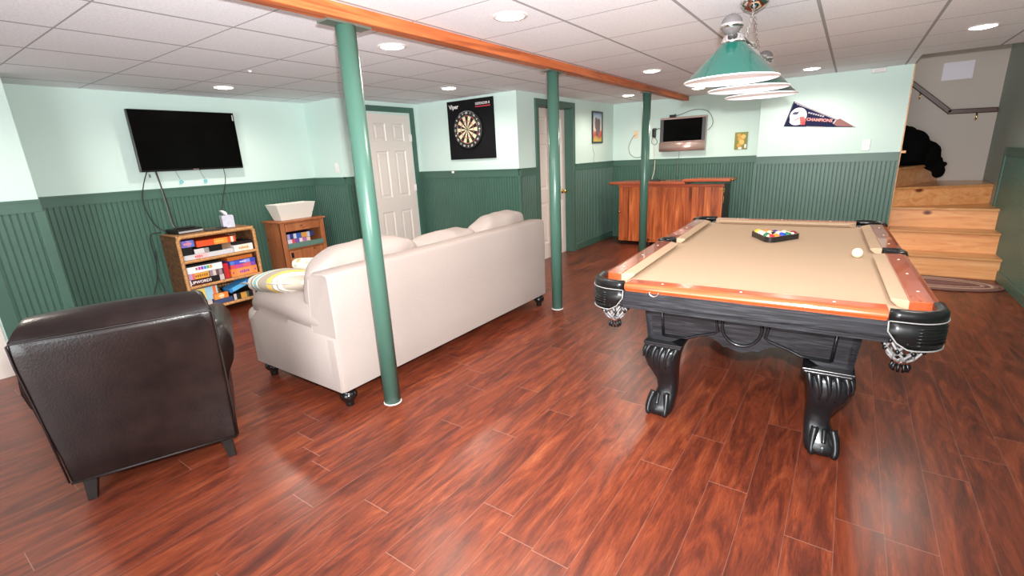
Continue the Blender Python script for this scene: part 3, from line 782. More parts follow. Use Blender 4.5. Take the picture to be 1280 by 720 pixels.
game('orange board game box with purple lettering at the bottom of the right middle stack', 2.22, 2.49, .3495, .4335, .26, [(1, (238, 140, 70)), (3, (240, 150, 90)), (1, (238, 140, 70))], (226, 126, 60), [('#5', 0, .034, (150, 80, 170)), ('#1', -.42, .03, (130, 70, 170)), ('#1', .42, .03, (130, 70, 170))])
# bottom
game('yellow and pale blue board game box standing in the bottom compartment', 1.83, 2.07, .165, .30, .13, [(.8, (230, 226, 214)), (2, (236, 206, 110)), (1.6, (160, 206, 226)), (.7, (230, 120, 60)), (.3, (180, 214, 226))], (200, 210, 210), front=-5.215)
game('long cream board game box under the yellow and pale blue one', 1.83, 2.0, .1065, .164, .2, [(1, (210, 200, 190))], (200, 190, 180), front=-5.215)
game('orange board game box lying in the bottom compartment', 2.012, 2.148, .1585, .218, .034, [(1, (240, 150, 70)), (.6, (245, 190, 120)), (1, (236, 130, 50))], (220, 120, 50), [('#3', 0, .03, (245, 226, 200))])
game('dark blue board game box under the orange one at the bottom', 2.005, 2.185, .1065, .1575, .24, [(1, (62, 74, 110))], (50, 60, 96))
game('black board game box with small pictures at the bottom right', 2.195, 2.45, .1065, .172, .24, [(.5, (200, 190, 186)), (.8, (34, 30, 32)), (1.1, (206, 150, 70)), (.4, (90, 120, 90)), (.8, (40, 36, 38)), (.5, (190, 170, 170)), (.5, (34, 30, 32))], (22, 20, 22))
game('bright blue board game box tilted in the bottom compartment', 2.165, 2.40, .222, .266, .16, [(.4, (60, 130, 200)), (2.4, (96, 182, 232)), (.7, (60, 110, 200))], (70, 150, 214), rot=17)
game('dark board game box leaning behind the tilted blue one', 2.20, 2.44, .1735, .208, .12, [(1, (34, 32, 36))], (30, 28, 32), front=-5.36)

# items on top of the shelf
ZT = WH + .001
dv = thing('media_player', 'black media player with silver front on the wicker shelf', 'electronics', (-5.40, 1.97, ZT), R(8))
obj('case', B(-.12, .10, -.12, .12, .006, .045), BLACK, dv, bev=.008); obj('front_strip', B(.099, .106, -.115, .115, .008, .026), plain('silver_front', hexc(200, 200, 204), .3, metal=.4), dv, bev=.001)
for sx in (-.1, .08):
    for sy in (-.1, .1): obj('foot', B(sx - .008, sx + .008, sy - .008, sy + .008, 0, .007), CORD, dv)
rc_ = thing('remote_control', 'black remote control lying on the black media player', 'remote', (-5.36, 1.96, ZT + .0455), R(82))
obj('body', B(-.085, .085, -.022, .022, 0, .018), BLACK, rc_, bev=.006)
for k in range(6): obj('button', B(-.07 + k * .02, -.06 + k * .02, -.012, .012, .018, .0205), GREYB, rc_)
rc2 = thing('remote_control', 'black remote control lying right of the media player on the wicker shelf', 'remote', (-5.25, 2.16, ZT), R(60))
obj('body', B(-.075, .075, -.02, .02, 0, .018), BLACK, rc2, bev=.006)
for k in range(6): obj('button', B(-.06 + k * .02, -.05 + k * .02, -.011, .011, .018, .0205), GREYB, rc2)
tb = thing('tissue_box', 'pale blue grey tissue box with a white tissue sticking out', 'tissue box', (-5.36, 2.365, ZT), R(-12))
obj('carton', B(-.055, .055, -.055, .055, 0, .125), plain('tissue_box_print', hexc(196, 198, 212), .6, var=.12, scale=30), tb, bev=.003)
bm = bm_new()
loft(bm, [[(x * .034 * s + ox, y * .012 * s + oy, z) for x, y in ((-1, -1), (-.3, -1.6), (.4, -.6), (1, -1), (1.1, .7), (.3, 1.4), (-.4, .5), (-1.1, 1))] for s, z, ox, oy in ((.8, .12, 0, 0), (1.2, .145, 0, -.008), (1.3, .165, .002, -.022), (.9, .178, .0, -.04), (.4, .178, 0, -.055))])
obj('tissue', bm, TISSUE, tb, smooth=True)
o = thing('coaster', 'small dark stand beside the tissue box on the wicker shelf', 'coaster', (-5.33, 2.28, ZT)); bm = bm_new(); lathe(bm, [(.05, 0), (.055, .004), (.055, .01), (.05, .013)], 20); obj('disc', bm, BLACK, o)

# ------------------------------------------------------------------ pine cabinet
pc = thing('pine_cabinet', 'small honey pine cabinet in the corner with an open shelf and planter on top', 'cabinet', (-5.24, 2.855, 0))
PW, PD, PH = .56, .33, .84
obj('side_panel', B(-PD, -.0, 0, .02, 0, PH - .02), PINEC, pc); obj('side_panel', B(-PD, -.0, PW - .02, PW, 0, PH - .02), PINEC, pc)
obj('back_panel', B(-PD, -PD + .012, .02, PW - .02, .05, PH - .02), PINEC, pc)
obj('top', B(-PD - .01, .025, -.022, PW + .022, PH - .02, PH), PINEC, pc, bev=.006)
bm = bm_new(); box(bm, -.018, 0.004, 0, .055, 0, PH - .02); box(bm, -.018, 0.004, PW - .055, PW, 0, PH - .02); box(bm, -.018, .004, .055, PW - .055, PH - .035, PH - .02); box(bm, -.018, .004, .055, PW - .055, 0, .06); box(bm, -.018, .004, .055, PW - .055, .50, .52)
obj('face_frame', bm, PINEC, pc, bev=.002)
dr = obj('drawer', B(-.2, .008, .06, PW - .06, .715, .802), PINEC, pc, bev=.004)
bm = bm_new(); lathe(bm, [(.006, 0), (.007, .012), (.013, .02), (.011, .028), (.003, .031)], 14, Matrix.Translation((.008, PW / 2, .758)) @ Matrix.Rotation(R(90), 4, 'Y')); obj('knob', bm, PINEC, dr)
obj('shelf_board', B(-PD + .012, -.002, .02, PW - .02, .5, .515), PINEC, pc)
obj('green_shelf_lip', B(-.02, .03, .052, PW - .05, .52, .575), plain('dusty_green', hexc(92, 124, 112), .5), pc, bev=.003)
cd = obj('door', B(-.004, .01, .06, PW - .06, .065, .495), PINEC, pc, bev=.004)
bm = bm_new(); box(bm, .01, .016, .075, .105, .41, .47); box(bm, .016, .03, .083, .097, .42, .45); obj('latch', bm, BLACK, cd, bev=.002)
def pgame(label, y0, y1, z0, z1, segs, side):
    t = game(label, y0, y1, z0, z1, .2, segs, side, front=-5.262); t['group'] = 'board games in the pine cabinet'
pgame('blue and orange board game box on top inside the pine cabinet', 2.93, 3.28, .622, .682, [(.5, (170, 160, 190)), (.6, (50, 60, 130)), (.5, (200, 206, 220)), (.9, (60, 96, 170)), (1, (216, 150, 70)), (.5, (190, 190, 210)), (.8, (50, 56, 100))], (40, 48, 100))
pgame('purple and white picture board game box at the bottom inside the pine cabinet', 2.93, 3.22, .5165, .621, [(.7, (220, 200, 214)), (.5, (206, 70, 80)), (.7, (110, 80, 160)), (.5, (226, 206, 210)), (.7, (170, 110, 160)), (.6, (220, 190, 170))], (120, 90, 150))
pl = thing('planter_box', 'empty off white rectangular planter standing on the pine cabinet', 'planter', (-5.385, 3.115, PH + .001))
bm = bm_new()
def rect(hx, hy, z): return [(-hx, -hy, z), (hx, -hy, z), (hx, hy, z), (-hx, hy, z)]
loft(bm, [rect(.085, .19, .0), rect(.125, .245, .185), rect(.118, .238, .185), rect(.08, .185, .012)], smooth=False)
obj('trough', bm, plain('cream_ceramic', hexc(226, 220, 210), .5), pl, bev=.004)
bm = bm_new(); lathe(bm, [(.005, 0), (.005, .002)], 10, Matrix.Translation((.104, .2, .06)) @ Matrix.Rotation(R(78), 4, 'Y')); obj('drain_hole', bm, BLACK, pl)

# ------------------------------------------------------------------ sofa (x: back towards the camera side, +x)
sf = thing('sofa', 'oatmeal linen three seat sofa seen from behind with black bun feet', 'sofa', (-2.32, 1.465, 0))
SL, SD = 2.375, .99     # local: y 0..SL, x -SD..0
obj('base', B(-SD + .0, -.03, .03, SL - .03, .115, .345), FABRIC, sf, bev=.03, seg=4)
def back_sec(y, ins=0.):
    z0, z1 = .118, .852 - ins
    pts = []
    prof = [(-.0 - ins * .6, z0), (-.0 - ins * .6, .30), (.004 - ins * .6, .58), (.0 - ins * .6, z1 - .03), (-.012, z1 - .008), (-.04, z1), (-.15, z1 - .006), (-.19, z1 - .03), (-.21, z1 - .09), (-.24, .5), (-.24, z0)]
    return [(x, y, z) for x, z in prof]
bm = bm_new()
loft(bm, [back_sec(.018, .022), back_sec(.012, .008), back_sec(.03), back_sec(SL * .25), back_sec(SL * .5), back_sec(SL * .75), back_sec(SL - .03), back_sec(SL - .012, .008), back_sec(SL - .018, .022)])
obj('back_frame', bm, FABRIC, sf, smooth=True, bev=.012, seg=3, ang=35)
def arm(mir):
    bm = bm_new(); secs = []
    # x position, roll centre height, roll radius, panel top
    for x, zc, rr, out in ((-.985, .42, .04, .0), (-.975, .50, .075, .0), (-.93, .545, .092, .004), (-.85, .572, .104, .008), (-.7, .582, .108, .010), (-.5, .566, .106, .010), (-.3, .545, .10, .008), (-.16, .535, .092, .006), (-.08, .53, .084, .004), (-.03, .525, .076, .002), (-.012, .522, .072, .0)):
        cy = .125; s = [(x, .004, .118), (x, .004, zc - rr * .95)]
        for k in range(13):
            a = R(215) - R(k * 250 / 12)
            s.append((x, cy + math.cos(a) * rr * 1.12 - out, zc + math.sin(a) * rr))
        s += [(x, .235, zc - rr), (x, .235, .118)]
        secs.append([(px, SL - py if mir else py, pz) for px, py, pz in s])
    loft(bm, secs)
    return obj('arm', bm, FABRIC, sf, smooth=True, bev=.012, seg=2, ang=50)
arm(False); arm(True)
for i in range(3):
    y0 = .03 + i * (SL - .06) / 3; y1 = .03 + (i + 1) * (SL - .06) / 3
    bm = bm_new()
    a, b_ = (y0 + (.0 if i == 0 else .003)), (y1 - (.0 if i == 2 else .003))
    if i == 0: cushion(bm, (-.98, .19, .43), (.16, .36, .17), bulge=.3); 
    if i == 2: cushion(bm, (-.98, SL - .19, .43), (.16, .36, .17), bulge=.3)
    aa = max(a, .24); bb = min(b_, SL - .24)
    cushion(bm, (-.63, (aa + bb) / 2, .43), (.82, bb - aa, .175), bulge=.3, n=16)
    obj('seat_cushion', bm, FABRIC, sf, recalc=True)
cy = [(.055, .93, .49, .705, 2), (.915, 1.62, .46, .68, -2), (1.60, 2.335, .50, .705, 5)]
for i, (a, b_, hh, zc, tl) in enumerate(cy):
    bm = bm_new()
    M = Matrix.Translation((-.275, (a + b_) / 2, zc)) @ Matrix.Rotation(R(7), 4, 'Y') @ Matrix.Rotation(R(tl), 4, 'X')
    cushion(bm, (0, 0, 0), (.25, b_ - a + .03, hh), bulge=.36, n=18, rough=.026, seed=i + 1, M=M)
    cb = obj('back_cushion', bm, FABRIC, sf)
bm = bm_new()
for x, y in ((-.05, .07), (-.92, .07), (-.05, SL - .07), (-.92, SL - .07)):
    bm = bm_new()
    lathe(bm, [(.022, .0), (.026, .004), (.024, .014), (.028, .022), (.026, .03), (.036, .042), (.05, .058), (.053, .075), (.046, .092), (.034, .098), (.04, .104), (.04, .122)], 24, Matrix.Translation((x, y, 0)))
    obj('bun_foot', bm, BUNW, sf)
# scatter cushions
G1, G2, G3, G4 = hexc(176, 164, 148), hexc(232, 196, 98), hexc(244, 240, 232), hexc(150, 190, 182)
STR = stripes_material('striped_cushion_cloth', [(.055, G1), (.045, G2), (.014, G1), (.022, G3), (.012, G1), (.022, G3), (.045, G1), (.018, G3), (.045, G4), (.018, G3), (.03, G1), (.024, G1)], 'X', -.07)
tp = thing('throw_pillow', 'striped yellow grey white and teal pillow on the near sofa arm', 'pillow', (-3.06, 1.66, .68), R(-6))
tp.rotation_euler = (R(-10), R(-7), R(-3))
bm = bm_new(); cushion(bm, (0, 0, 0), (.58, .42, .19), bulge=.5, e=(.25, .25, .95), n=16, rough=.006, seed=4)
obj('cover', bm, STR, tp)
obj('piping', T([(.27 * c, .20 * s, .0) for c, s in ((-1, -1), (-.5, -.99), (0, -.97), (.5, -.99), (1, -1), (1.0, 0), (1, 1), (0, 1), (-1, 1), (-1.0, 0))], .006, 6, closed=True), plain('grey_cord_trim', hexc(190, 182, 172), .8), tp)
PAT = plain('patterned_cushion_cloth', hexc(226, 214, 190), .9)
nt = PAT.node_tree; v = nd(nt, 'ShaderNodeTexVoronoi'); v.inputs['Scale'].default_value = 16
tcx = nd(nt, 'ShaderNodeTexCoord'); nt.links.new(tcx.outputs['Object'], v.inputs['Vector'])
rr = nd(nt, 'ShaderNodeValToRGB'); e = rr.color_ramp.elements; e[0].position = .18; e[0].color = (*hexc(206, 168, 84), 1); e[1].position = .42; e[1].color = (*hexc(236, 228, 212), 1)
q = e.new(.3); q.color = (*hexc(166, 178, 160), 1)
nt.links.new(v.outputs['Distance'], rr.inputs['Fac']); nt.links.new(rr.outputs['Color'], nt.nodes['Principled BSDF'].inputs['Base Color'])
tp2 = thing('throw_pillow', 'small cream and gold patterned pillow tucked behind the striped pillow on the sofa', 'pillow', (-3.12, 1.97, .70))
tp2.rotation_euler = (R(-25), 0, R(10))
bm = bm_new(); cushion(bm, (0, 0, 0), (.40, .36, .15), bulge=.5, e=(.25, .25, .95), n=14, rough=.006, seed=8); obj('cover', bm, PAT, tp2)

# ------------------------------------------------------------------ leather armchair (seen from behind)
AT = Vector((.40291, .91524, 0)); AF = Vector((-.91524, .40291, 0))   # along its width, and the way it faces
ac = thing('armchair', 'dark brown leather armchair seen from behind at the left', 'armchair', (-2.692, .334, 0))
ac.rotation_euler = (0, 0, math.atan2(AT.y, AT.x))
# local x: width 0..~.6 ; local y: forward (AF); z up.  rear at y~0
def chair_back():
    bm = bm_new(); secs = []
    rows = [(.105, .0, .0, -.028, .632), (.25, -.006, .0, -.036, .636), (.45, -.014, .0, -.060, .64), (.6, -.022, .0, -.074, .643), (.74, -.032, .0, -.070, .645), (.798, -.034, .0, -.067, .645),
            (.812, -.030, .0, -.062, .640), (.842, -.006, .0, -.052, .632), (.866, .03, .02, -.036, .62), (.878, .07, .03, -.022, .608), (.872, .13, .03, -.02, .606), (.85, .17, .0, -.03, .616), (.80, .195, .0, -.045, .628), (.6, .20, .0, -.05, .632), (.42, .205, .0, -.04, .63), (.105, .2, 0, -.028, .632)]
    N = 12
    grid = []
    for z, y, c, xa, xb in rows:
        row = []
        for k in range(N + 1):
            u = k / N; x = xa + (xb - xa) * u
            crown = .012 * math.sin(PI * u)
            puff = -.012 * math.sin(PI * u) if (.12 < z < .8 and y < .0) else 0
            zz = z + (crown if z > .84 else 0)
            row.append(bm.verts.new((x, y + puff, zz)))
        grid.append(row)
    for a, b_ in zip(grid, grid[1:]):
        for k in range(N): bm.faces.new((a[k], a[k + 1], b_[k + 1], b_[k]))
    bm.faces.new([r[0] for r in grid[::-1]]); bm.faces.new([r[-1] for r in grid])
    bm.faces.new([*grid[0][::-1], *grid[-1]])
    return bm
obj('back', chair_back(), LEATHER, ac, smooth=True, bev=.016, seg=4, ang=28)
obj('seam', T([(-.030, -.003, .12), (-.047, -.016, .45), (-.063, -.033, .7), (-.065, -.036, .795), (-.055, -.037, .803), (.29, -.040, .806), (.633, -.037, .803), (.644, -.036, .795), (.643, -.027, .6), (.638, -.012, .3), (.633, -.002, .12)], .0042, 6), LEATHS, ac)
def chair_arm(mir):
    bm = bm_new(); secs = []
    prof = [(.628, .11), (.636, .36), (.655, .44), (.686, .50), (.70, .57), (.695, .63), (.672, .68), (.63, .702), (.585, .69), (.555, .64), (.545, .55), (.545, .11)]
    for y, f, dz in ((.03 if mir else .075, .94, -.012), (.06 if mir else .10, .99, 0), (.2, 1, 0), (.45, 1.01, -.012), (.66, 1.0, -.03), (.73, .97, -.045), (.765, .9, -.07)):
        s = []
        for x, z in prof:
            x = .6 + (x - .6) * f; z = z + dz * max(0, (z - .3) / .4)
            s.append(((.602 - x) if mir else x, y, z))
        secs.append(s)
    loft(bm, secs); return obj('arm', bm, LEATHER, ac, smooth=True)
chair_arm(False); chair_arm(True)
obj('seat_base', B(.03, .57, .1, .76, .11, .30), LEATHER, ac, bev=.02, seg=3)
bm = bm_new(); cushion(bm, (.30, .47, .37), (.48, .60, .16), bulge=.3); obj('seat_cushion', bm, LEATHER, ac)
obj('bottom_welt', T([(-.026, .0, .112), (.63, .0, .112)], .006, 6), LEATHS, ac)
bm = bm_new(); bmesh.ops.create_icosphere(bm, subdivisions=1, radius=.001); bm.free()
for (x, y, dx, dy) in ((.035, .045, -.012, -.02), (.575, .045, .012, -.02), (.035, .70, -.01, .02), (.575, .70, .01, .02)):
    bm = bm_new()
    top = [(x - .028, y - .028, .125), (x + .028, y - .028, .125), (x + .028, y + .028, .125), (x - .028, y + .028, .125)]
    bot = [(x + dx - .018, y + dy - .018, .0), (x + dx + .018, y + dy - .018, .0), (x + dx + .018, y + dy + .018, .0), (x + dx - .018, y + dy + .018, .0)]
    loft(bm, [bot, top], smooth=False); obj('leg', bm, DARKW, ac, bev=.003)

# ------------------------------------------------------------------ pool table
pt = thing('pool_table', 'black pool table with camel cloth, mahogany rails and claw feet', 'pool table', (-.378, 3.43, 0), R(2.156))
HW, HL, ZR = .705, 1.265, .805
RW, CU = .105, .058; BED = .768
# bed and cloth
obj('slate', B(-HW + .10, HW - .10, -HL + .10, HL - .10, .725, BED - .004), BLACKP, pt)
obj('bed_cloth', B(-HW + .10, HW - .10, -HL + .10, HL - .10, BED - .004, BED), CLOTH, pt)
CG = .185; SG = .075   # corner gap along each rail, half side pocket gap
def rail_prof(x0):
    """outer edge at 0, inner at RW; rounded outside"""
    pts = [(RW, .762), (RW, ZR), (.03, ZR + .001), (.012, ZR - .003), (.003, ZR - .011), (.0, ZR - .02), (.003, ZR - .028), (.012, .772), (.012, .762)]
    return pts
def rail_piece(name, mat, o, d, n, L):
    """o start point on the outer edge, d along, n inwards"""
    o, d, n = Vector((*o, 0)), Vector((*d, 0)), Vector((*n, 0))
    bm = bm_new()
    loft(bm, [[o + d * t + n * a + Vector((0, 0, z)) for a, z in rail_prof(0)] for t in (0, L)], smooth=False)
    return obj(name, bm, mat, pt, bev=.003)
def cushion_piece(o, d, n, L, c0, c1):
    """cloth covered cushion; c0, c1: how far each end is cut back at the nose"""
    o, d, n = Vector((*o, 0)), Vector((*d, 0)), Vector((*n, 0)); bm = bm_new()
    prof = [(RW, .768), (RW, ZR - .0005), (RW + .02, ZR - .002), (RW + CU - .006, ZR - .006), (RW + CU, ZR - .011), (RW + CU - .004, ZR - .019), (RW + .03, .768)]
    s0 = [o + d * (c0 * max(0, (a - RW) / CU)) + n * a + Vector((0, 0, z)) for a, z in prof]
    s1 = [o + d * (L - c1 * max(0, (a - RW) / CU)) + n * a + Vector((0, 0, z)) for a, z in prof]
    loft(bm, [s0, s1], smooth=False); return obj('cushion', bm, CLOTH, pt, bev=.003)
EL = 2 * HW - 2 * CG; SLN = HL - CG - SG
rails = [((-HW + CG, -HL), (1, 0), (0, 1), EL, RAILX, .05, .05), ((HW - CG, HL), (-1, 0), (0, -1), EL, RAILX, .05, .05),
         ((-HW, -SG), (0, -1), (1, 0), SLN, RAILW, .02, .05), ((-HW, HL - CG), (0, -1), (1, 0), SLN, RAILW, .05, .02),
         ((HW, SG), (0, 1), (-1, 0), SLN, RAILW, .02, .05), ((HW, -HL + CG), (0, 1), (-1, 0), SLN, RAILW, .05, .02)]
SIGHT = plain('pearl_sight', hexc(236, 226, 214), .3)
for o, d, n, L, m, c0, c1 in rails:
    rl = rail_piece('rail', m, o, d, n, L); cushion_piece(o, d, n, L, c0, c1)
    for k in range(3):
        t = L * (k + .5) / 3 + (0)
        bm = bm_new(); cx = o[0] + d[0] * t + n[0] * .06; cyy = o[1] + d[1] * t + n[1] * .06
        lathe(bm, [(.006, ZR), (.0055, ZR + .0015), (.002, ZR + .002)], 12, Matrix.Translation((cx, cyy, 0))); obj('rail_sight', bm, SIGHT, rl)
# apron
AZ0, AZ1 = .672, .77
for (o, d, n, L) in (((-HW + CG - .03, -HL + .012), (1, 0), (0, 1), EL + .06), ((HW - CG + .03, HL - .012), (-1, 0), (0, -1), EL + .06), ((-HW + .012, HL - CG + .03), (0, -1), (1, 0), 2 * HL - 2 * CG + .06), ((HW - .012, -HL + CG - .03), (0, 1), (-1, 0), 2 * HL - 2 * CG + .06)):
    M = frame_M((*o, 0), (*d, 0), (*n, 0))
    bm = bm_new()
    loft(bm, [[M @ Vector((t, a, z)) for a, z in ((.03, AZ0), (.014, AZ0), (.014, AZ0 + .009), (.008, AZ0 + .012), (.008, AZ0 + .02), (.002, AZ0 + .024), (0, AZ0 + .034), (0, AZ1), (.03, AZ1))] for t in (0, L)], smooth=False)
    obj('apron', bm, BLACKW if abs(d[0]) else BLACKY, pt)
obj('frame', B(-HW + .09, HW - .09, -HL + .09, HL - .09, .655, .727), BLACKP, pt)
# pockets
def pocket(cx, cy, sx, sy):
    """corner pocket at the corner whose outward directions are sx, sy"""
    r = thing('tmp', 'x', 'y'); 
    for k in ('label', 'category'): del r[k]
    r.name = 'corner_pocket'; r.parent = pt; r.location = (cx, cy, 0); r.scale = (1, 1, 1)
    def P(a, b_, z): return Vector((a * sx, b_ * sy, z))    # a outwards in x, b outwards in y
    # path from the end rail end round the corner to the side rail end
    def path(off, n=9, ex=0.):
        rad = .115; c = .0
        pts = [(-CG + .004 - ex, 0 - off)]
        pts += [(-.15, -off)]
        for k in range(n + 1):
            a = R(90) * (1 - k / n)
            pts.append((-rad + math.cos(a) * (rad - off), -rad + math.sin(a) * (rad - off)))
        pts += [(-off, -.15), (-off, -CG + .004 - ex)]
        return pts
    # leather rim
    bm = bm_new(); secs = []
    outer, inner = path(-.006), path(.034)
    for (oa, ob), (ia, ib) in zip(outer, inner):
        secs.append([P(ia, ib, .775), P(oa + 0, ob, .765), P(oa, ob, ZR - .006), P(oa * .75 + ia * .25, ob * .75 + ib * .25, ZR + .008), P(oa * .35 + ia * .65, ob * .35 + ib * .65, ZR + .010), P(ia, ib, ZR + .002)])
    loft(bm, secs); obj('rim', bm, PLEATH, r, smooth=True)
    # shield
    bm = bm_new(); secs = []; op = path(-.004); n = len(op)
    for k, (a, b_) in enumerate(op):
        u = k / (n - 1); e = min(u, 1 - u) * n
        zb = .662 + max(0, (2.6 - e)) ** 2 * .010
        ia, ib = path(.010)[k]
        secs.append([P(ia, ib, .775), P(a, b_, .775), P(a + (.004 if a > -.1 else 0), b_ + (.004 if b_ > -.1 else 0), .72), P(a, b_, zb), P(ia, ib, zb)])
    loft(bm, secs); shd = obj('shield', bm, PLEATH, r, smooth=True)
    for q in range(6):
        z = .685 + q * .013
        obj('stitch_rib', T([P(a + .003 * (a > -.1), b_ + .003 * (b_ > -.1), z) for a, b_ in op[3:-3]], .0028, 5), PLEATH, shd)
    obj('piping', T([P(a, b_, .772) for a, b_ in path(-.0085)], .0026, 6), PIPE_HI, r)
    zs = []
    for k, (a, b_) in enumerate(path(-.006)):
        u = k / (n - 1); e = min(u, 1 - u) * n; zs.append(P(a, b_, .662 + max(0, (2.6 - e)) ** 2 * .010))
    obj('piping', T([P(-CG + .002, .006, .77)] + zs + [P(.006, -CG + .002, .77)], .003, 6), PIPE_HI, r)
    # net basket
    c0 = Vector((-.115 * sx, -.072 * sy, 0)); bm = bm_new()
    def ring(z, rad, k, ph): a = 2 * PI * (k + ph) / 8; return c0 + Vector((math.cos(a) * rad, math.sin(a) * rad, z))
    lev = [(.775, .06), (.725, .066), (.685, .068), (.645, .062), (.612, .045), (.595, .028)]
    for k in range(8):
        tube(bm, [ring(z, rd, k, .5 * i) for i, (z, rd) in enumerate(lev)], .005, 6)
        tube(bm, [ring(z, rd, k, -.5 * i) for i, (z, rd) in enumerate(lev)], .005, 6)
    for k in range(8):
        for i in (1, 2, 3): ball(bm, ring(lev[i][0], lev[i][1] + .002, k, .5 * i), .009, 8, 6, (1, 1, 1.2), 1)
    nt_ = obj('net', bm, [NET, PLEATH], r)
    bm = bm_new(); lathe(bm, [(.02, .583), (.032, .587), (.033, .602), (.024, .608)], 16, Matrix.Translation(c0)); obj('net_collar', bm, CHROME, nt_)
    bm = bm_new()
    for k in range(10):
        a = 2 * PI * k / 10; p = c0 + Vector((math.cos(a) * .022, math.sin(a) * .022, .586)); tube(bm, [p, p + Vector((math.cos(a) * .008, math.sin(a) * .008, -.02)), p + Vector((math.cos(a) * .004, math.sin(a) * .004, -.034))], .006, 6)
    obj('tassel', bm, PLEATH, nt_)
    # hole lining
    bm = bm_new(); lathe(bm, [(.066, .70), (.068, .772)], 24, Matrix.Translation(c0), cap=False); bm.free()
    return r
for sx in (-1, 1):
    for sy in (-1, 1): pocket(sx * HW, sy * HL, sx, sy)
for sx in (-1, 1):
    r = bpy.data.objects.new('side_pocket', None); COL.objects.link(r); r.parent = pt; r.location = (sx * HW, 0, 0)
    def P(a, b_, z): return Vector((a * sx, b_, z))
    outer = [(-RW, -SG - .004), (-.03, -SG)] + [(-.03 + .036 * math.sin(R(k * 30)), -SG * math.cos(R(k * 30))) for k in range(1, 6)] + [(-.03, SG), (-RW, SG + .004)]
    inner = [(-RW, -SG + .022), (-.045, -SG + .024)] + [(-.045 + .022 * math.sin(R(k * 30)), -(SG - .024) * math.cos(R(k * 30))) for k in range(1, 6)] + [(-.045, SG - .024), (-RW, SG - .022)]
    bm = bm_new()
    loft(bm, [[P(*i_, .765), P(*o_, .76), P(*o_, ZR - .002), P((o_[0] + i_[0]) / 2, (o_[1] + i_[1]) / 2, ZR + .008), P(*i_, ZR + .002)] for o_, i_ in zip(outer, inner)]); obj('rim', bm, PLEATH, r, smooth=True)
    bm = bm_new(); loft(bm, [[P(o_[0] - .012, o_[1] * .9, .79), P(o_[0] + .004, o_[1], .79), P(o_[0] + .006, o_[1], .72), P(o_[0] + .002, o_[1] * .9, .675), P(o_[0] - .012, o_[1] * .85, .675)] for o_ in outer[1:-1]]); obj('shield', bm, PLEATH, r, smooth=True)
    c0 = Vector((-.06 * sx, 0, 0)); bm = bm_new()
    lev = [(.765, .05), (.70, .056), (.655, .045), (.63, .02)]
    for k in range(8):
        for sg in (.5, -.5): tube(bm, [c0 + Vector((math.cos(2 * PI * (k + sg * i) / 8) * rd, math.sin(2 * PI * (k + sg * i) / 8) * rd, z)) for i, (z, rd) in enumerate(lev)], .0045, 5)
    obj('net', bm, NET, r)
# cabinet body with scalloped lower edge and mouldings
def scallop(u):   # u in -1..1
    a = abs(u)
    if a > .72: return .445
    if a < .16: return .452 - .010 * math.cos(PI * a / .16) * 1.0 + .006
    t = (a - .16) / .56
    return .446 + .055 * math.sin(PI * t ** .8) ** 1.0 + .012 * (1 - t)
def skirt(hw, y, top=.66, taper=.02, th=.03):
    bm = bm_new(); N = 48; fr, bk = [], []
    cols = []
    for k in range(N + 1):
        u = -1 + 2 * k / N; zb = scallop(u)
        xt = u * hw; xb = u * (hw - taper)
        tb = (zb - .445) / (top - .445)
        xz = xb + (xt - xb) * tb
        yo = taper * (1 - tb)
        cols.append([Vector((xt, -y, top)), Vector((xz, -y + yo, zb)), Vector((xz, -y + yo + th, zb)), Vector((xt, -y + th, top))])
    loft(bm, cols, smooth=False); return bm
CHW, CHL = .478, 1.055
cab = obj('cabinet', skirt(CHW, CHL), BLACKW, pt)
bm = skirt(CHW, CHL); bmesh.ops.rotate(bm, verts=bm.verts[:], cent=(0, 0, 0), matrix=Matrix.Rotation(PI, 3, 'Z')); obj('cabinet_end', bm, BLACKW, pt)
for s in (1, -1):
    bm = skirt(CHL, CHW); bmesh.ops.rotate(bm, verts=bm.verts[:], cent=(0, 0, 0), matrix=Matrix.Rotation(R(90) * s, 3, 'Z')); obj('cabinet_side', bm, BLACKY, pt)
# mouldings on the near and far end: side strips, lower strips, the central ring with its outer arc
def face_pt(u, z, sgn=-1):
    tb = (z - .445) / (.66 - .445); return Vector((u, sgn * (CHL - .02 * (1 - tb)) + sgn * .002, z))
for sgn in (-1, 1):
    ml = bpy.data.objects.new('panel_moulding', None); COL.objects.link(ml); ml.parent = pt
    for s in (-1, 1):
        obj('strip', T([face_pt(s * .385, .655, sgn), face_pt(s * .375, .478, sgn), ], .008, 8), BLACKP, ml)
        obj('strip', T([face_pt(s * .375, .478, sgn), face_pt(s * .255, .480, sgn), face_pt(s * .205, .503, sgn), face_pt(s * .125, .53, sgn), face_pt(s * .105, .545, sgn), face_pt(s * .115, .60, sgn), face_pt(s * .12, .655, sgn)], .008, 8), BLACKP, ml)
    bm = bm_new(); tube(bm, [face_pt(.088 * math.cos(R(a)), .583 + .098 * math.sin(R(a)) * 1.0, sgn) for a in range(-232, 53, 12)], .0085, 8)
    obj('ring', bm, BLACKP, ml)
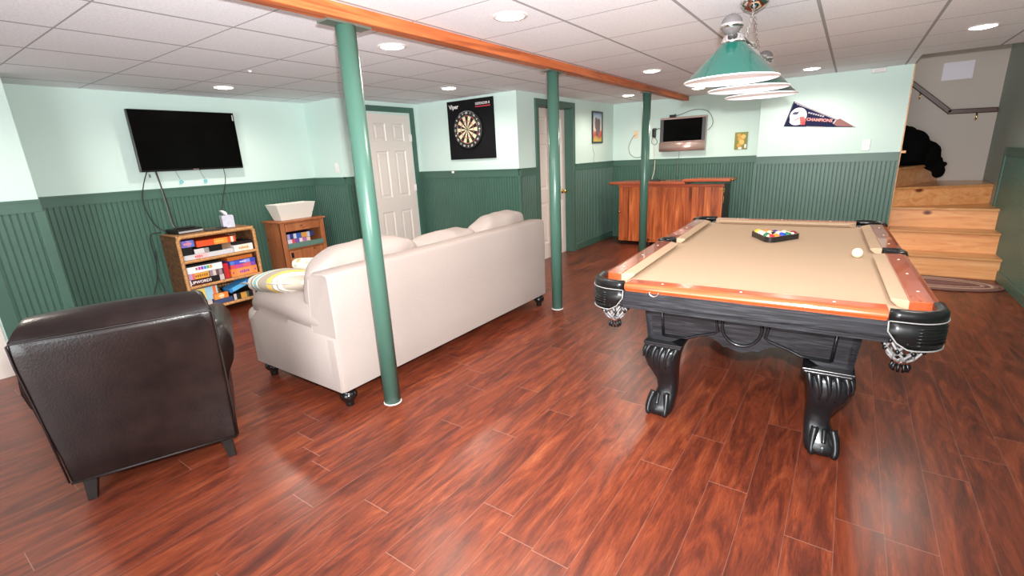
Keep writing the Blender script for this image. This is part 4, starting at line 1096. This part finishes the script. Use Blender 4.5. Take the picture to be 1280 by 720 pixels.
# legs
def leg(px, py, sx, sy):
    r = bpy.data.objects.new('leg', None); COL.objects.link(r); r.parent = pt; r.location = (px, py, 0)
    bm = bm_new()
    # z, outward shift, half width, half depth, roundness
    rows = [(.418, .0, .088, .085), (.39, .012, .092, .090), (.35, .020, .090, .090), (.30, .014, .080, .082), (.25, .0, .066, .068), (.20, -.014, .055, .057), (.15, -.018, .052, .054), (.11, -.008, .058, .06), (.075, .008, .066, .070), (.045, .018, .07, .076), (.02, .02, .066, .072), (.004, .018, .054, .06)]
    secs = []
    for z, o, hx, hy in rows:
        s = []
        for k in range(24):
            a = 2 * PI * k / 24; c, d = math.cos(a), math.sin(a)
            e = .55
            x = math.copysign(abs(c) ** e, c) * hx; y = math.copysign(abs(d) ** e, d) * hy
            s.append((x + o * sx * .75, y + o * sy, z))
        secs.append(s)
    loft(bm, secs[::-1]); obj('shank', bm, BLACKP, r, smooth=True)
    obj('cap_plate', B(-.10, .10, -.10, .10, .432, .446), BLACKP, r, bev=.003)
    obj('cap_moulding', B(-.094, .094, -.094, .094, .416, .433), BLACKP, r, bev=.005)
    # carved flutes on the two outward faces
    for face in (0, 1):
        for k in range(5):
            u = (k - 2) / 2.3
            pts = []; rad = []
            for z, o, hx, hy in rows[:5]:
                f = (.42 - z) / .17
                if f > .62 + .3 * (1 - abs(u)): break
                if face == 0: p = Vector((u * hx * .92 * (1 - .12 * f) + o * sx * .75, sy * (hy - .003) + o * sy, z))
                else: p = Vector((sx * (hx - .003) + o * sx * .75, u * hy * .92 * (1 - .12 * f) + o * sy, z))
                pts.append(p)
            n_ = len(pts); P_ = smooth_path(pts, 4)
            rad = [.0175 * (1 - .8 * i / (len(P_) - 1)) for i in range(len(P_))]
            obj('carved_flute', T(P_, .01, 8, radii=rad), BLACKP, r, smooth=True)
    # claw: ball held by toes
    bm = bm_new(); ball(bm, (sx * .022, sy * .058, .036), .037, 18, 12, (1.1, 1, .96)); obj('claw_ball', bm, BLACKP, r)
    for u in (-.042, .0, .046):
        x = sx * .022 + u * 1.0
        yy = .088 if u == 0 else .078
        if u == 0: pts = [(x, sy * .040, .125), (x, sy * .068, .095), (x, sy * .084, .074)]
        else: pts = [(x * .8, sy * .036, .128), (x, sy * .058, .085), (x * 1.08, sy * .076, .045), (x * 1.04, sy * .084, .022), (x, sy * .080, .014)]
        P_ = smooth_path(pts, 4); obj('toe', T(P_, .016, 10, radii=[(.012 if u == 0 else .019) * (1 - .25 * i / (len(P_) - 1)) for i in range(len(P_))]), BLACKP, r, smooth=True)
    return r
for sx in (-1, 1):
    for sy in (-1, 1): leg(sx * .367, sy * .985, sx, sy)
# half ring hook under the near rail
obj('ring_hook', T([(-.37 + .022 * math.cos(R(a)), -HL - .003, .776 - .020 * math.sin(R(a))) for a in range(0, 181, 15)], .0035, 8), CHROME, pt)

# balls in the triangle rack
ptM = Matrix.Translation((-.378, 3.43, 0)) @ Matrix.Rotation(R(2.156), 4, 'Z')
BR = .0286
bc = {1: (244, 190, 40), 2: (40, 70, 190), 3: (206, 44, 48), 4: (74, 50, 130), 5: (240, 130, 50), 6: (30, 120, 84), 7: (140, 34, 44), 8: (16, 16, 18)}
bn = {1: 'yellow', 2: 'blue', 3: 'red', 4: 'purple', 5: 'orange', 6: 'green', 7: 'maroon', 8: 'black'}
IVORY = plain('ivory_resin', hexc(242, 226, 196), .12, coat=.4)
bmat = {k: plain('resin_' + bn[k], hexc(*c), .12, coat=.4) for k, c in bc.items()}
def ball_mesh(k, stripe):
    bm = bm_new(); bmesh.ops.create_uvsphere(bm, u_segments=28, v_segments=20, radius=BR)
    for f in bm.faces:
        c = f.calc_center_median(); f.smooth = True
        spot = abs(c.x) > BR * .88
        f.material_index = 1 if (spot or (stripe and abs(c.z) > BR * .52)) else 0
    return bm
def pool_ball(loc, k, stripe, label, rot):
    if k == 0:
        bm = bm_new(); bmesh.ops.create_uvsphere(bm, u_segments=28, v_segments=20, radius=BR); o = obj('cue_ball', bm, IVORY, smooth=True)
    else: o = obj('pool_ball', ball_mesh(k, stripe), [bmat[k], IVORY], recalc=False)
    o.location = loc; o.rotation_euler = rot
    return tag(o, label, 'ball', None if k == 0 else 'racked pool balls')
AP = Vector((-.404, 3.672, 0)); ra = R(2.156 - 4)
order = [[(3, 0)], [(6, 0), (5, 1)], [(3, 1), (8, 0), (2, 0)], [(2, 1), (1, 1), (7, 1), (6, 1)], [(1, 0), (5, 0), (4, 0), (4, 1), (7, 0)]]
rowname = ['at the near point', 'in the second row', 'in the middle row', 'in the fourth row', 'in the far row']
for i, row in enumerate(order):
    for j, (k, st) in enumerate(row):
        d = Vector(((j - i / 2) * 2 * BR * 1.004, i * BR * 1.739 + BR * 2.0 + .012, 0)); d.rotate(Euler((0, 0, ra)))
        pool_ball((AP.x + d.x, AP.y + d.y, BED + BR), k, st, '%s %s pool ball %s of the triangle rack' % ('striped' if st else 'solid', bn[k], rowname[i]), (random.uniform(-.8, .8), random.uniform(-.8, .8), random.uniform(0, 6)))
rk = thing('triangle_rack', 'black plastic triangle rack holding the coloured balls on the pool table', 'rack', (AP.x, AP.y, BED), ra)
def tri(r_in):
    """rounded triangle: apex near origin, opening towards +y"""
    rows_ = [(0, BR * 2 + .012), (-4 * BR * 1.004, BR * 2 + .012 + 4 * BR * 1.739), (4 * BR * 1.004, BR * 2 + .012 + 4 * BR * 1.739)]
    out = []
    for (cx, cy_), a0 in ((rows_[0], 210), (rows_[2], 330), (rows_[1], 90)):
        for k in range(9):
            a = R(a0 + k * 15); out.append((cx + math.cos(a) * r_in, cy_ + math.sin(a) * r_in))
    return out
bm = bm_new(); ti, to = tri(BR + .002), tri(BR + .011); n = len(ti)
rings = [[bm.verts.new((x, y, z)) for x, y in pts] for pts, z in ((ti, .002), (to, .002), (to, .040), (ti, .040))]
for a in range(4):
    A, B_ = rings[a], rings[(a + 1) % 4]
    for k in range(n): bm.faces.new((A[k], A[(k + 1) % n], B_[(k + 1) % n], B_[k]))
obj('frame', bm, plain('rack_plastic', (.012, .012, .013), .3), rk)
obj('point_clip', B(-.010, .010, BR + .010, BR + .0185, .003, .039), plain('grey_clip', hexc(150, 156, 170), .35), rk)
pool_ball((.098, 3.38, BED + BR), 0, 0, 'plain ivory cue ball alone on the pool table', (0, 0, 0))

# ------------------------------------------------------------------ hanging lamp
pdl = thing('billiard_lamp', 'hanging lamp with three green cone shades over the pool table', 'lamp', (-.515, 3.06, 0), R(.6))
obj_can = bm_new(); lathe(obj_can, [(.010, 2.118), (.018, 2.122), (.045, 2.134), (.066, 2.152), (.072, 2.168), (.072, H - .001)], 32); obj('canopy', obj_can, CHROME, pdl)
SPC, BZ = .49, 1.955
obj('bar', T([(0, -SPC - .05, BZ), (0, SPC + .05, BZ)], .011, 14), CHROME, pdl)
for s in (-1, 1):
    bm = bm_new(); ball(bm, (0, s * (SPC + .06), BZ + .006), .045, 24, 16); e = obj('end_ball', bm, GLASSB, pdl)
    bm = bm_new(); lathe(bm, [(.046, -.012), (.05, -.004), (.048, .006), (.03, .012)], 24, Matrix.Translation((0, s * (SPC + .06), BZ + .002))); obj('gallery', bm, CHROME, e)
def chain(a, b_):
    a, b_ = Vector(a), Vector(b_); d = (b_ - a); L = d.length; d.normalize(); s = d.cross(Vector((1, 0, 0))).normalized(); t = d.cross(s)
    bm = bm_new(); n = int(L / .02)
    for k in range(n):
        c = a + d * (L * (k + .5) / n); q = s if k % 2 else t
        tube(bm, [c + d * (.0125 * math.cos(2 * PI * j / 10)) + q * (.006 * math.sin(2 * PI * j / 10)) for j in range(10)], .0021, 5, closed=True)
    return bm
obj('chain', chain((0, -.012, 2.12), (0, -.17, BZ + .012)), CHROME, pdl); obj('chain', chain((0, .012, 2.12), (0, .26, BZ + .012)), CHROME, pdl)
for i in (-1, 0, 1):
    y = i * SPC
    sd = bpy.data.objects.new('shade', None); COL.objects.link(sd); sd.parent = pdl; sd.location = (0, y, 0)
    bm = bm_new(); lathe(bm, [(.205, 1.735), (.198, 1.743), (.05, 1.893), (.046, 1.899)], 48, cap=False)
    obj('cone', bm, SHADEG, sd)
    bm = bm_new(); lathe(bm, [(.204, 1.7352), (.196, 1.7415), (.048, 1.8905), (.002, 1.895)], 48, cap=False); obj('lining', bm, SHADEW, sd)
    bm = bm_new(); tube(bm, [(.205 * math.cos(2 * PI * k / 48), .205 * math.sin(2 * PI * k / 48), 1.736) for k in range(48)], .0035, 6, closed=True); obj('rim', bm, SHADEW, sd)
    bm = bm_new(); lathe(bm, [(.052, 1.89), (.054, 1.90), (.047, 1.908), (.045, 1.918), (.034, 1.93), (.016, 1.937), (.012, BZ - .008), (.02, BZ), (.018, BZ + .016), (.004, BZ + .02)], 28); obj('cap', bm, CHROME, sd)
    bm = bm_new(); lathe(bm, [(.004, 1.775), (.02, 1.782), (.03, 1.80), (.028, 1.825), (.016, 1.85), (.014, 1.885)], 20); obj('bulb', bm, BULB, sd)

# ------------------------------------------------------------------ dartboard
DBX, DBZ = -4.028, 1.788
bb = thing('dart_backboard', 'black square backboard behind the dartboard', 'backboard', (-4.01, DARTY - .0003, DBZ))
obj('panel', B(-.37, .37, -.03, 0, -.36, .36), plain('backboard_felt', (.006, .006, .007), .9, spec=.2), bb, bev=.004)
FM = lambda x, z, y=-.0305: frame_M((x, y, z), (1, 0, 0), (0, 0, 1))
lettering('logo_lettering', 'Viper', .072, FM(-.255, .288), WPLAS, bb, .0006, .002)
lettering('lettering', 'DEFENDER II', .040, FM(.215, .297), WPLAS, bb, .0006, .0006)
obj('underline', B(.10, .335, -.0312, -.030, .258, .270), colour(206, 60, 80), bb)
db = thing('dartboard', 'round bristle dartboard with red and green rings on the black backboard', 'dartboard', (DBX, DARTY - .0325, DBZ))
RMX = Matrix.Rotation(R(90), 4, 'X')
bm = bm_new(); lathe(bm, [(.228, 0), (.2285, .036), (.222, .038), (.001, .038)], 60, RMX); obj('body', bm, plain('dart_black', (.014, .014, .015), .6), db)
DRED, DGRN, DCRM, DBLK = colour(200, 52, 50), colour(46, 122, 74), colour(234, 214, 178), colour(24, 24, 25)
bm = bm_new(); radii = [.0064, .016, .099, .107, .162, .170]
def polar(r, a): return Vector((r * math.sin(a), -.0385, r * math.cos(a)))
for k in range(20):
    for q in range(5):
        r0, r1 = radii[q], radii[q + 1]
        mi = {0: 1, 1: 2 if k % 2 else 3, 2: 1 if k % 2 else 0, 3: 2 if k % 2 else 3, 4: 1 if k % 2 else 0}[q]
        for h_ in range(3):
            a0 = R(18 * (k - .5) + 6 * h_); a1 = a0 + R(6)
            bm.faces.new([bm.verts.new(p) for p in (polar(r0, a0), polar(r1, a0), polar(r1, a1), polar(r0, a1))]).material_index = mi
bm.faces.new([bm.verts.new(polar(.0064, 2 * PI * k / 20)) for k in range(20)]).material_index = 0
obj('scoring_bed', bm, [DRED, DGRN, DCRM, DBLK], db, recalc=False)
bm = bm_new()
for r_ in radii[1:]: tube(bm, [(r_ * math.sin(2 * PI * k / 48), -.0395, r_ * math.cos(2 * PI * k / 48)) for k in range(48)], .0009, 4, closed=True)
tube(bm, [(.199 * math.sin(2 * PI * k / 48), -.0415, .199 * math.cos(2 * PI * k / 48)) for k in range(48)], .0014, 4, closed=True)
for k in range(20): a = R(18 * (k - .5)); tube(bm, [polar(.016, a) + Vector((0, -.001, 0)), polar(.178, a) + Vector((0, -.001, 0))], .0008, 4)
obj('wire_spider', bm, CHROME, db)
for k, nm in enumerate((20, 1, 18, 4, 13, 6, 10, 15, 2, 17, 3, 19, 7, 16, 8, 11, 14, 9, 12, 5)):
    a = R(18 * k); p = polar(.199, a); lettering('number', str(nm), .034, frame_M((p.x, -.0395, p.z), (math.cos(a), 0, -math.sin(a)), (math.sin(a), 0, math.cos(a))), WPLAS, db, .0006, .001)
obj('maker_mark', T([(.221 * math.sin(R(a)), -.0395, .221 * math.cos(R(a))) for a in range(-32, 33, 4)], .004, 5), colour(150, 150, 152), db)
tag(obj('rail_block', B(-4.375, -4.335, DARTY - .042, DARTY - .0305, 1.255, 1.283), WPLAS, bev=.003), 'small white block on the wainscot cap under the dartboard', 'block')

# ------------------------------------------------------------------ switches, outlets, pictures
def plate(name, label, cat, M, w=.07, h=.115, mat=WPLAS, toggles=1):
    t = thing(name, label, cat); t.matrix_world = M
    bm = bm_new(); box(bm, -w / 2, w / 2, -h / 2, h / 2, 0, .006); obj('plate', bm, mat, t, bev=.003)
    for k in range(toggles):
        x = (k - (toggles - 1) / 2) * .03
        bm = bm_new(); box(bm, x - .005, x + .005, -.004, .014, .006, .016); obj('toggle', bm, mat, t, bev=.002)
    return t
plate('light_switch', 'white light switch on the short wall left of the nearest green post', 'switch', frame_M((-5.10, JOGY - .001, 1.40), (1, 0, 0), (0, 0, 1)))
ls = plate('light_switch', 'light switch with two toggles on the wall below the pennant tip', 'switch', frame_M((.125, PENY - .001, 1.375), (1, 0, 0), (0, 0, 1)), .075, .118, plain('pale_switch', hexc(216, 214, 210), .35), 2)
al = thing('alarm_sensor', 'white box sensor at the ceiling edge above the stairs side of the pennant wall', 'sensor', (.14, PENY - .0003, H - .052))
obj('housing', B(-.065, .065, -.05, 0, -.0, .045), WPLAS, al, bev=.012, seg=3); obj('grille', B(-.045, .045, -.052, -.049, .012, .034), colour(214, 208, 206), al)
o = thing('ceiling_hook', 'tiny white hook in the ceiling near the large television', 'hook', (-3.95, 2.14, H)); bm = bm_new(); lathe(bm, [(.006, -.014), (.012, -.008), (.013, 0)], 12); obj('stub', bm, WPLAS, o)

pf = thing('framed_picture', 'black framed tall picture beside the brass knob door', 'picture', (D2X + .001, 7.12, 1.81))
bm = bm_new()
for a in ((0, .02, -.187, -.165, -.235, .235), (0, .02, .165, .187, -.235, .235), (0, .02, -.165, .165, -.235, -.21), (0, .02, -.165, .165, .21, .235)): box(bm, *a)
obj('frame', bm, plain('black_frame', hexc(30, 30, 28), .3), pf, bev=.002)
m, nt, b = new_mat('photo_print'); tcx = nd(nt, 'ShaderNodeTexCoord'); sp = nd(nt, 'ShaderNodeSeparateXYZ'); nt.links.new(tcx.outputs['Object'], sp.inputs[0])
nz = nd(nt, 'ShaderNodeTexNoise'); nz.inputs['Scale'].default_value = 9; nt.links.new(tcx.outputs['Object'], nz.inputs['Vector'])
ma = nd(nt, 'ShaderNodeMath', operation='MULTIPLY_ADD'); ma.inputs[1].default_value = 2.2; ma.inputs[2].default_value = .38; nt.links.new(sp.outputs['Z'], ma.inputs[0])
mb = nd(nt, 'ShaderNodeMath', operation='MULTIPLY_ADD'); mb.inputs[1].default_value = .22; nt.links.new(nz.outputs['Fac'], mb.inputs[0]); nt.links.new(ma.outputs[0], mb.inputs[2])
rr = nd(nt, 'ShaderNodeValToRGB'); e = rr.color_ramp.elements; e[0].position = .05; e[0].color = (*hexc(206, 176, 70), 1); e[1].position = 1; e[1].color = (*hexc(90, 130, 180), 1)
for p_, c_ in ((.14, (190, 160, 80)), (.2, (190, 70, 60)), (.32, (206, 96, 84)), (.4, (226, 200, 190)), (.6, (220, 214, 214)), (.8, (190, 206, 220))):
    q = e.new(p_); q.color = (*hexc(*c_), 1)
nt.links.new(mb.outputs[0], rr.inputs['Fac']); nt.links.new(rr.outputs['Color'], b.inputs['Base Color']); b.inputs['Roughness'].default_value = .25
obj('print', B(0.002, .008, -.166, .166, -.211, .211), m, pf)
bm = bm_new()
for i_, (y_, z_, r_) in enumerate(((-.03, .05, .075), (.03, .0, .08), (-.05, .10, .04), (.05, .06, .06), (.0, -.06, .06))): lathe(bm, [(r_, -.001), (r_, .001 + .0007 * i_)], 20, Matrix.Translation((.0088, y_, z_)) @ Matrix.Rotation(R(90), 4, 'Y') @ Matrix.Diagonal((1.2, .8, 1, 1)))
obj('dark_figure', bm, colour(112, 94, 94), pf)
cord('picture_cable', [(D2X + .006, 6.97, 1.575), (D2X + .006, 6.975, 1.48), (D2X + .006, 7.02, 1.40), (D2X + .006, 6.99, 1.335), (D2X + .03, 6.98, 1.292)], 'thin cord hanging below the black framed picture', .002, CORDG, 'cord')

gp = thing('poster', 'small green and gold picture right of the bar television', 'poster', (-1.335, BARY - .0003, 1.50))
obj('board', B(-.085, .085, -.012, 0, -.12, .12), colour(128, 128, 44), gp, bev=.002)
bm = bm_new()
for i_, (x_, z_, r_, c_) in enumerate(((0, .03, .045, 0), (.01, -.02, .035, 1), (-.02, -.06, .03, 0), (.03, .06, .03, 1), (-.03, .08, .025, 0), (.0, -.0, .02, 1))): lathe(bm, [(r_, -.001), (r_, .0008 + .0006 * i_)], 16, Matrix.Translation((x_, -.0125, z_)) @ RMX, mi=c_)
obj('figure', bm, [colour(206, 150, 60), colour(226, 186, 100)], gp)
bm = bm_new(); box(bm, -.03, .015, -.0135, -.012, -.118, -.085); box(bm, .05, .075, -.0135, -.012, -.10, -.05); obj('white_patch', bm, WPLAS, gp)

# pennant
pn = thing('felt_pennant', 'navy felt football pennant with white helmet and red lettering', 'pennant', (-.70, PENY - .0003, 1.62))
NAVY = plain('navy_felt', hexc(38, 40, 70), .95, spec=.1)
A0, A1, TIP = (-.012, .012), (.068, .292), (.712, -.045)
bm = bm_new(); M = Matrix.Rotation(R(90), 4, 'X'); prism(bm, [A0, TIP, A1], 0, .004, M=M); obj('felt', bm, NAVY, pn)
bm = bm_new()
tube(bm, [(A0[0], -.005, A0[1]), (A1[0], -.005, A1[1])], .006, 6); obj('edge_tape', bm, colour(70, 66, 96), pn)
bm = bm_new(); prism(bm, [(A1[0] + .0, A1[1]), (TIP[0], TIP[1]), (TIP[0] - .02, TIP[1] - .002), (A1[0] + .0, A1[1] - .016)], .004, .0052, M=M); obj('silver_border', bm, colour(150, 140, 150), pn)
def ell(cx, cz, rx, rz, n=28): return [(cx + rx * math.cos(2 * PI * k / n), cz + rz * math.sin(2 * PI * k / n)) for k in range(n)]
bm = bm_new(); prism(bm, ell(.125, .125, .088, .092), .0042, .006, M=M); prism(bm, ell(.115, .07, .075, .05), .0041, .0057, M=M); obj('helmet_shell', bm, colour(236, 222, 226), pn)
bm = bm_new(); prism(bm, ell(.095, .155, .03, .016), .0062, .0072, M=M); prism(bm, [(.10, .165), (.135, .178), (.125, .160)], .0062, .0072, M=M); obj('helmet_mark', bm, colour(52, 52, 92), pn)
bm = bm_new(); prism(bm, [(.09, .08), (.14, .105), (.135, .09), (.09, .070)], .0062, .0072, M=M)
for k in range(3): tube(bm, [(.15 + .0, -.0079, .10 - k * .026), (.20, -.0075, .085 - k * .026), (.205, -.0075, .06 - k * .02), (.17, -.0075, .03)], .0075, 6)
prism(bm, [(.14, .11), (.19, .115), (.205, .03), (.165, .015)], .0062, .007, M=M)
obj('face_mask', bm, colour(226, 92, 88), pn)
bm = bm_new()
for k in range(7): box(bm, .225 + k * .024, .243 + k * .024, -.0056, -.004, .142 - k * .0085, .158 - k * .0085)
for k in range(6): box(bm, .10 + k * .026, .12 + k * .026, -.0056, -.004, .248 - k * .0115, .257 - k * .0115)
obj('small_lettering', bm, colour(170, 160, 176), pn)
ca, sa = math.cos(R(-8)), math.sin(R(-8))
lettering('lettering', 'CHAMPIONS', .046, frame_M((.345, -.0045, .06), (ca, 0, sa), (-sa, 0, ca)), colour(236, 150, 140), pn, .001, .0012)
bm = bm_new(); prism(bm, [(.50, .045), (.545, .062), (.65, -.01), (.69, -.035), (.52, -.02), (.49, .005)], .0042, .006, M=M); obj('football', bm, colour(128, 64, 56), pn)
bm = bm_new(); prism(bm, [(.478, .015), (.505, .055), (.515, .052), (.492, .006)], .0042, .0062, M=M); prism(bm, [(.22, .0), (.40, -.018), (.40, -.028), (.22, -.012)], .0042, .0052, M=M); obj('trim_band', bm, colour(176, 168, 172), pn)

# ------------------------------------------------------------------ bar
br = thing('home_bar', 'wooden bar cabinet with cherry boards and folding top', 'bar', (-2.915, 7.10, 0))
BWD, BDP = 1.515, .48
z0b, z1b = .07, .925
obj('front_panel', B(.485, BWD, 0, .03, z0b, z1b), BARW, br, bev=.003)
dl = obj('door', B(0, .475, -.004, .03, z0b, z1b - .02), BARW, br, bev=.004)
bm = bm_new(); lathe(bm, [(.006, 0), (.008, .012), (.02, .02), (.018, .03), (.004, .036)], 16, Matrix.Translation((.018, -.004, .52)) @ RMX); obj('knob', bm, BRASS, dl)
obj('corner_post', B(.470, .50, -.006, .03, z0b, z1b), BARW, br, bev=.003)
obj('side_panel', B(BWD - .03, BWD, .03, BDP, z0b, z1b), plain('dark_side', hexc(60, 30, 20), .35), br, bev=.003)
obj('side_panel', B(0, .02, .03, BDP, z0b, z1b), BARW, br)
obj('cornice', B(-.01, BWD + .012, -.014, .04, z1b - .03, z1b + .012), BART, br, bev=.005)
obj('plinth', B(.0, BWD, -.006, .03, z0b - .008, z0b + .05), BARW, br, bev=.004)
bm = bm_new(); prism(bm, [(-.165, -.02), (1.02, -.10), (1.02, .50), (-.02, .50), (-.165, .25)], z1b + .010, z1b + .048); obj('counter_top', bm, BART, br, bev=.008)
bm = bm_new(); prism(bm, [(.985, -.10), (BWD + .10, -.10), (BWD + .11, .30), (1.10, .30), (.985, .06)], z1b + .049, z1b + .086); lf = obj('folding_top', bm, BART, br, bev=.008)
for y in (-.04, .08, .2): 
    bm = bm_new(); lathe(bm, [(.014, -.001), (.016, .01), (.01, .016)], 14, Matrix.Translation((BWD + .105, y, z1b + .066)) @ Matrix.Rotation(R(90), 4, 'Y')); obj('stud', bm, BRASS, lf)
for z in (.86, .72):
    obj('hinge', B(BWD, BWD + .006, .05, .075, z - .045, z + .045 if z < .8 else z + .02), BRASS, br, bev=.001)
obj('catch', B(BWD - .03, BWD - .005, -.012, -.002, .845, .875), BRASS, br, bev=.002)
for x in (.03, .49, BWD - .04):
    for y in (.03, BDP - .05):
        c = bpy.data.objects.new('caster', None); COL.objects.link(c); c.parent = br; c.location = (x, y, 0)
        bm = bm_new(); lathe(bm, [(.02, -.012), (.026, -.008), (.026, .008), (.02, .012)], 18, Matrix.Translation((0, 0, .026)) @ Matrix.Rotation(R(90), 4, 'Y')); obj('wheel', bm, BLACK, c)
        obj('fork', B(-.018, .018, -.012, .012, .05, .066), BRASS, c)
mb_ = thing('modem', 'small black device lying on the bar counter', 'electronics', (-2.43, 7.32, z1b + .0485), R(10)); obj('case', B(-.07, .07, -.05, .05, 0, .022), BLACK, mb_, bev=.006); obj('stand', B(.08, .15, -.03, .03, 0, .008), BLACK, mb_, bev=.002)

tv2 = thing('television', 'smaller television with silver speaker bar on the wall above the bar', 'television', (-2.15, 7.66, 1.645))
obj('housing', B(-.342, .342, 0, .07, -.25, .25), SILVER, tv2, bev=.008)
obj('side_bezel', B(-.338, -.285, -.004, .0, -.105, .225), GREYB, tv2); obj('side_bezel', B(.285, .338, -.004, 0, -.105, .225), GREYB, tv2)
obj('screen', B(-.286, .286, -.005, 0, -.10, .222), SCREEN, tv2)
bm = bm_new(); loft(bm, [[(x, 0, -.25), (x, -.018, -.24), (x, -.026, -.19), (x, -.022, -.135), (x, -.012, -.112), (x, 0, -.108)] for x in (-.342, .342)], smooth=True); obj('speaker_bar', bm, SILVER, tv2)
bm = bm_new(); lathe(bm, [(.010, 0), (.009, .002)], 16, Matrix.Translation((-.02, -.0245, -.138)) @ RMX); obj('power_light', bm, WPLAS, tv2)
obj('wall_mount', B(-.15, .15, .07, .098, -.12, .12), BLACK, tv2)
o = thing('set_top_box', 'small black box sitting on top of the bar television', 'electronics', (-2.31, 7.69, 1.896)); obj('case', B(-.045, .045, -.03, .03, 0, .038), BLACK, o, bev=.004); obj('aerial_stub', B(.03, .04, .01, .02, .038, .05), BLACK, o)
WY = BARY - .008
cord('aerial_cable', [(-2.26, 7.69, 1.915), (-2.2, 7.70, 1.93), (-2.0, 7.72, 1.985), (-1.83, 7.74, 1.955), (-1.75, WY, 1.85), (-1.745, WY, 1.75), (-1.80, 7.73, 1.68)], 'thin cable arching over the right corner of the bar television', .005, CORDG)
ot = plate('outlet_plate', 'almond outlet on the wall left of the bar television', 'outlet', frame_M((-2.915, BARY - .001, 1.685), (1, 0, 0), (0, 0, 1)), .075, .118, ALMOND, 0)
bm = bm_new(); box(bm, -.012, .012, -.012, .014, .006, .03); obj('plug', bm, ALMOND, ot, bev=.003)
cord('power_cable', [(-2.92, BARY - .03, 1.68), (-2.98, WY, 1.62), (-3.03, WY, 1.50), (-3.0, WY, 1.38), (-2.9, WY, 1.325), (-2.79, WY, 1.345), (-2.72, WY, 1.42), (-2.76, WY, 1.50)], 'grey cable looping left from the almond outlet', .004, CORDG)
ad = thing('power_adapter', 'black power adapter on the wall between green post and bar television', 'adapter', (-2.61, BARY - .002, 1.69)); obj('block', B(-.025, .025, -.045, 0, -.06, .06), BLACK, ad, bev=.006); obj('prong_plate', B(-.03, .03, -.006, 0, -.075, .075), CORDG, ad)
cord('power_cable', [(-2.59, BARY - .03, 1.735), (-2.54, WY, 1.75), (-2.48, 7.73, 1.73)], 'short black cable from the power adapter to the bar television', .005)
cord('power_cable', [(-2.60, BARY - .03, 1.63), (-2.56, WY, 1.56), (-2.59, WY, 1.51), (-2.645, WY, 1.54), (-2.64, WY, 1.62)], 'small black cable coil under the power adapter', .004)
cord('power_cable', [(-2.615, WY, 1.62), (-2.60, WY, 1.33), (-2.575, WY - .025, 1.25), (-2.55, 7.62, 1.10), (-2.52, 7.45, .992)], 'pale cable hanging from the adapter to the black device on the bar', .006, CORDW)
cord('signal_cable', [(-2.2, 7.74, 1.40), (-2.205, WY - .025, 1.28), (-2.21, WY - .025, 1.15), (-2.22, WY - .02, 1.0)], 'thin dark cable hanging straight below the bar television', .003, CORDG)

# ------------------------------------------------------------------ camera and flash
Rm = Matrix(((0.82057313, 0.56968539, -0.04602497), (-0.11750796, 0.24696794, 0.96187251), (0.55933141, -0.78387843, 0.26959782)))  # world -> camera
cd_ = bpy.data.cameras.new('camera'); cam = bpy.data.objects.new('camera', cd_); COL.objects.link(cam)
cd_.sensor_width = 36; cd_.sensor_fit = 'HORIZONTAL'; cd_.lens = 36 * 587.169 / 1280
cd_.clip_start = .05
Mc = Rm.transposed().to_4x4(); Mc.translation = (0, 0, 1.437); cam.matrix_world = Mc
S.camera = cam
FLASH_W = 340.
FILL_W = 74.
ld = bpy.data.lights.new('camera_flash', 'SPOT'); ld.energy = FLASH_W; ld.color = (1, .985, .97); ld.shadow_soft_size = .03; ld.spot_size = R(140); ld.spot_blend = 1.
lo = bpy.data.objects.new('camera_flash', ld); COL.objects.link(lo)
Ml = Mc.copy(); Ml.translation = Mc @ Vector((.035, .15, .02)); lo.matrix_world = Ml @ Matrix.Rotation(R(18), 4, "X")
# unseen fill light added behind the camera to brighten ceiling and walls
ld = bpy.data.lights.new('rear_fill', 'AREA'); ld.shape = 'RECTANGLE'; ld.size = 2.4; ld.size_y = 1.9; ld.energy = FILL_W; ld.color = (.93, .97, 1)
lo = bpy.data.objects.new('rear_fill', ld); COL.objects.link(lo); lo.location = (-.7, REARY + .03, 1.05); lo.rotation_euler = (R(90), 0, 0)
w = bpy.data.worlds.new('world'); S.world = w; w.use_nodes = True
w.node_tree.nodes['Background'].inputs[0].default_value = (.5, .5, .5, 1); w.node_tree.nodes['Background'].inputs[1].default_value = .05
# unseen fill lamp added high in the stairwell
ld = bpy.data.lights.new('stairwell_fill', 'AREA'); ld.energy = 4; ld.size = .8; ld.color = (1, .9, .8)
lo = bpy.data.objects.new('stairwell_fill', ld); COL.objects.link(lo); lo.location = (-.2, 7.6, 4.2)
S.view_settings.view_transform = 'Standard'; S.view_settings.look = 'None'; S.view_settings.gamma = 1; S.view_settings.use_curve_mapping = False
S.view_settings.exposure = 1.37
S.cycles.use_denoising = True
S.cycles.max_bounces = 8; S.cycles.diffuse_bounces = 5; S.cycles.sample_clamp_indirect = 6
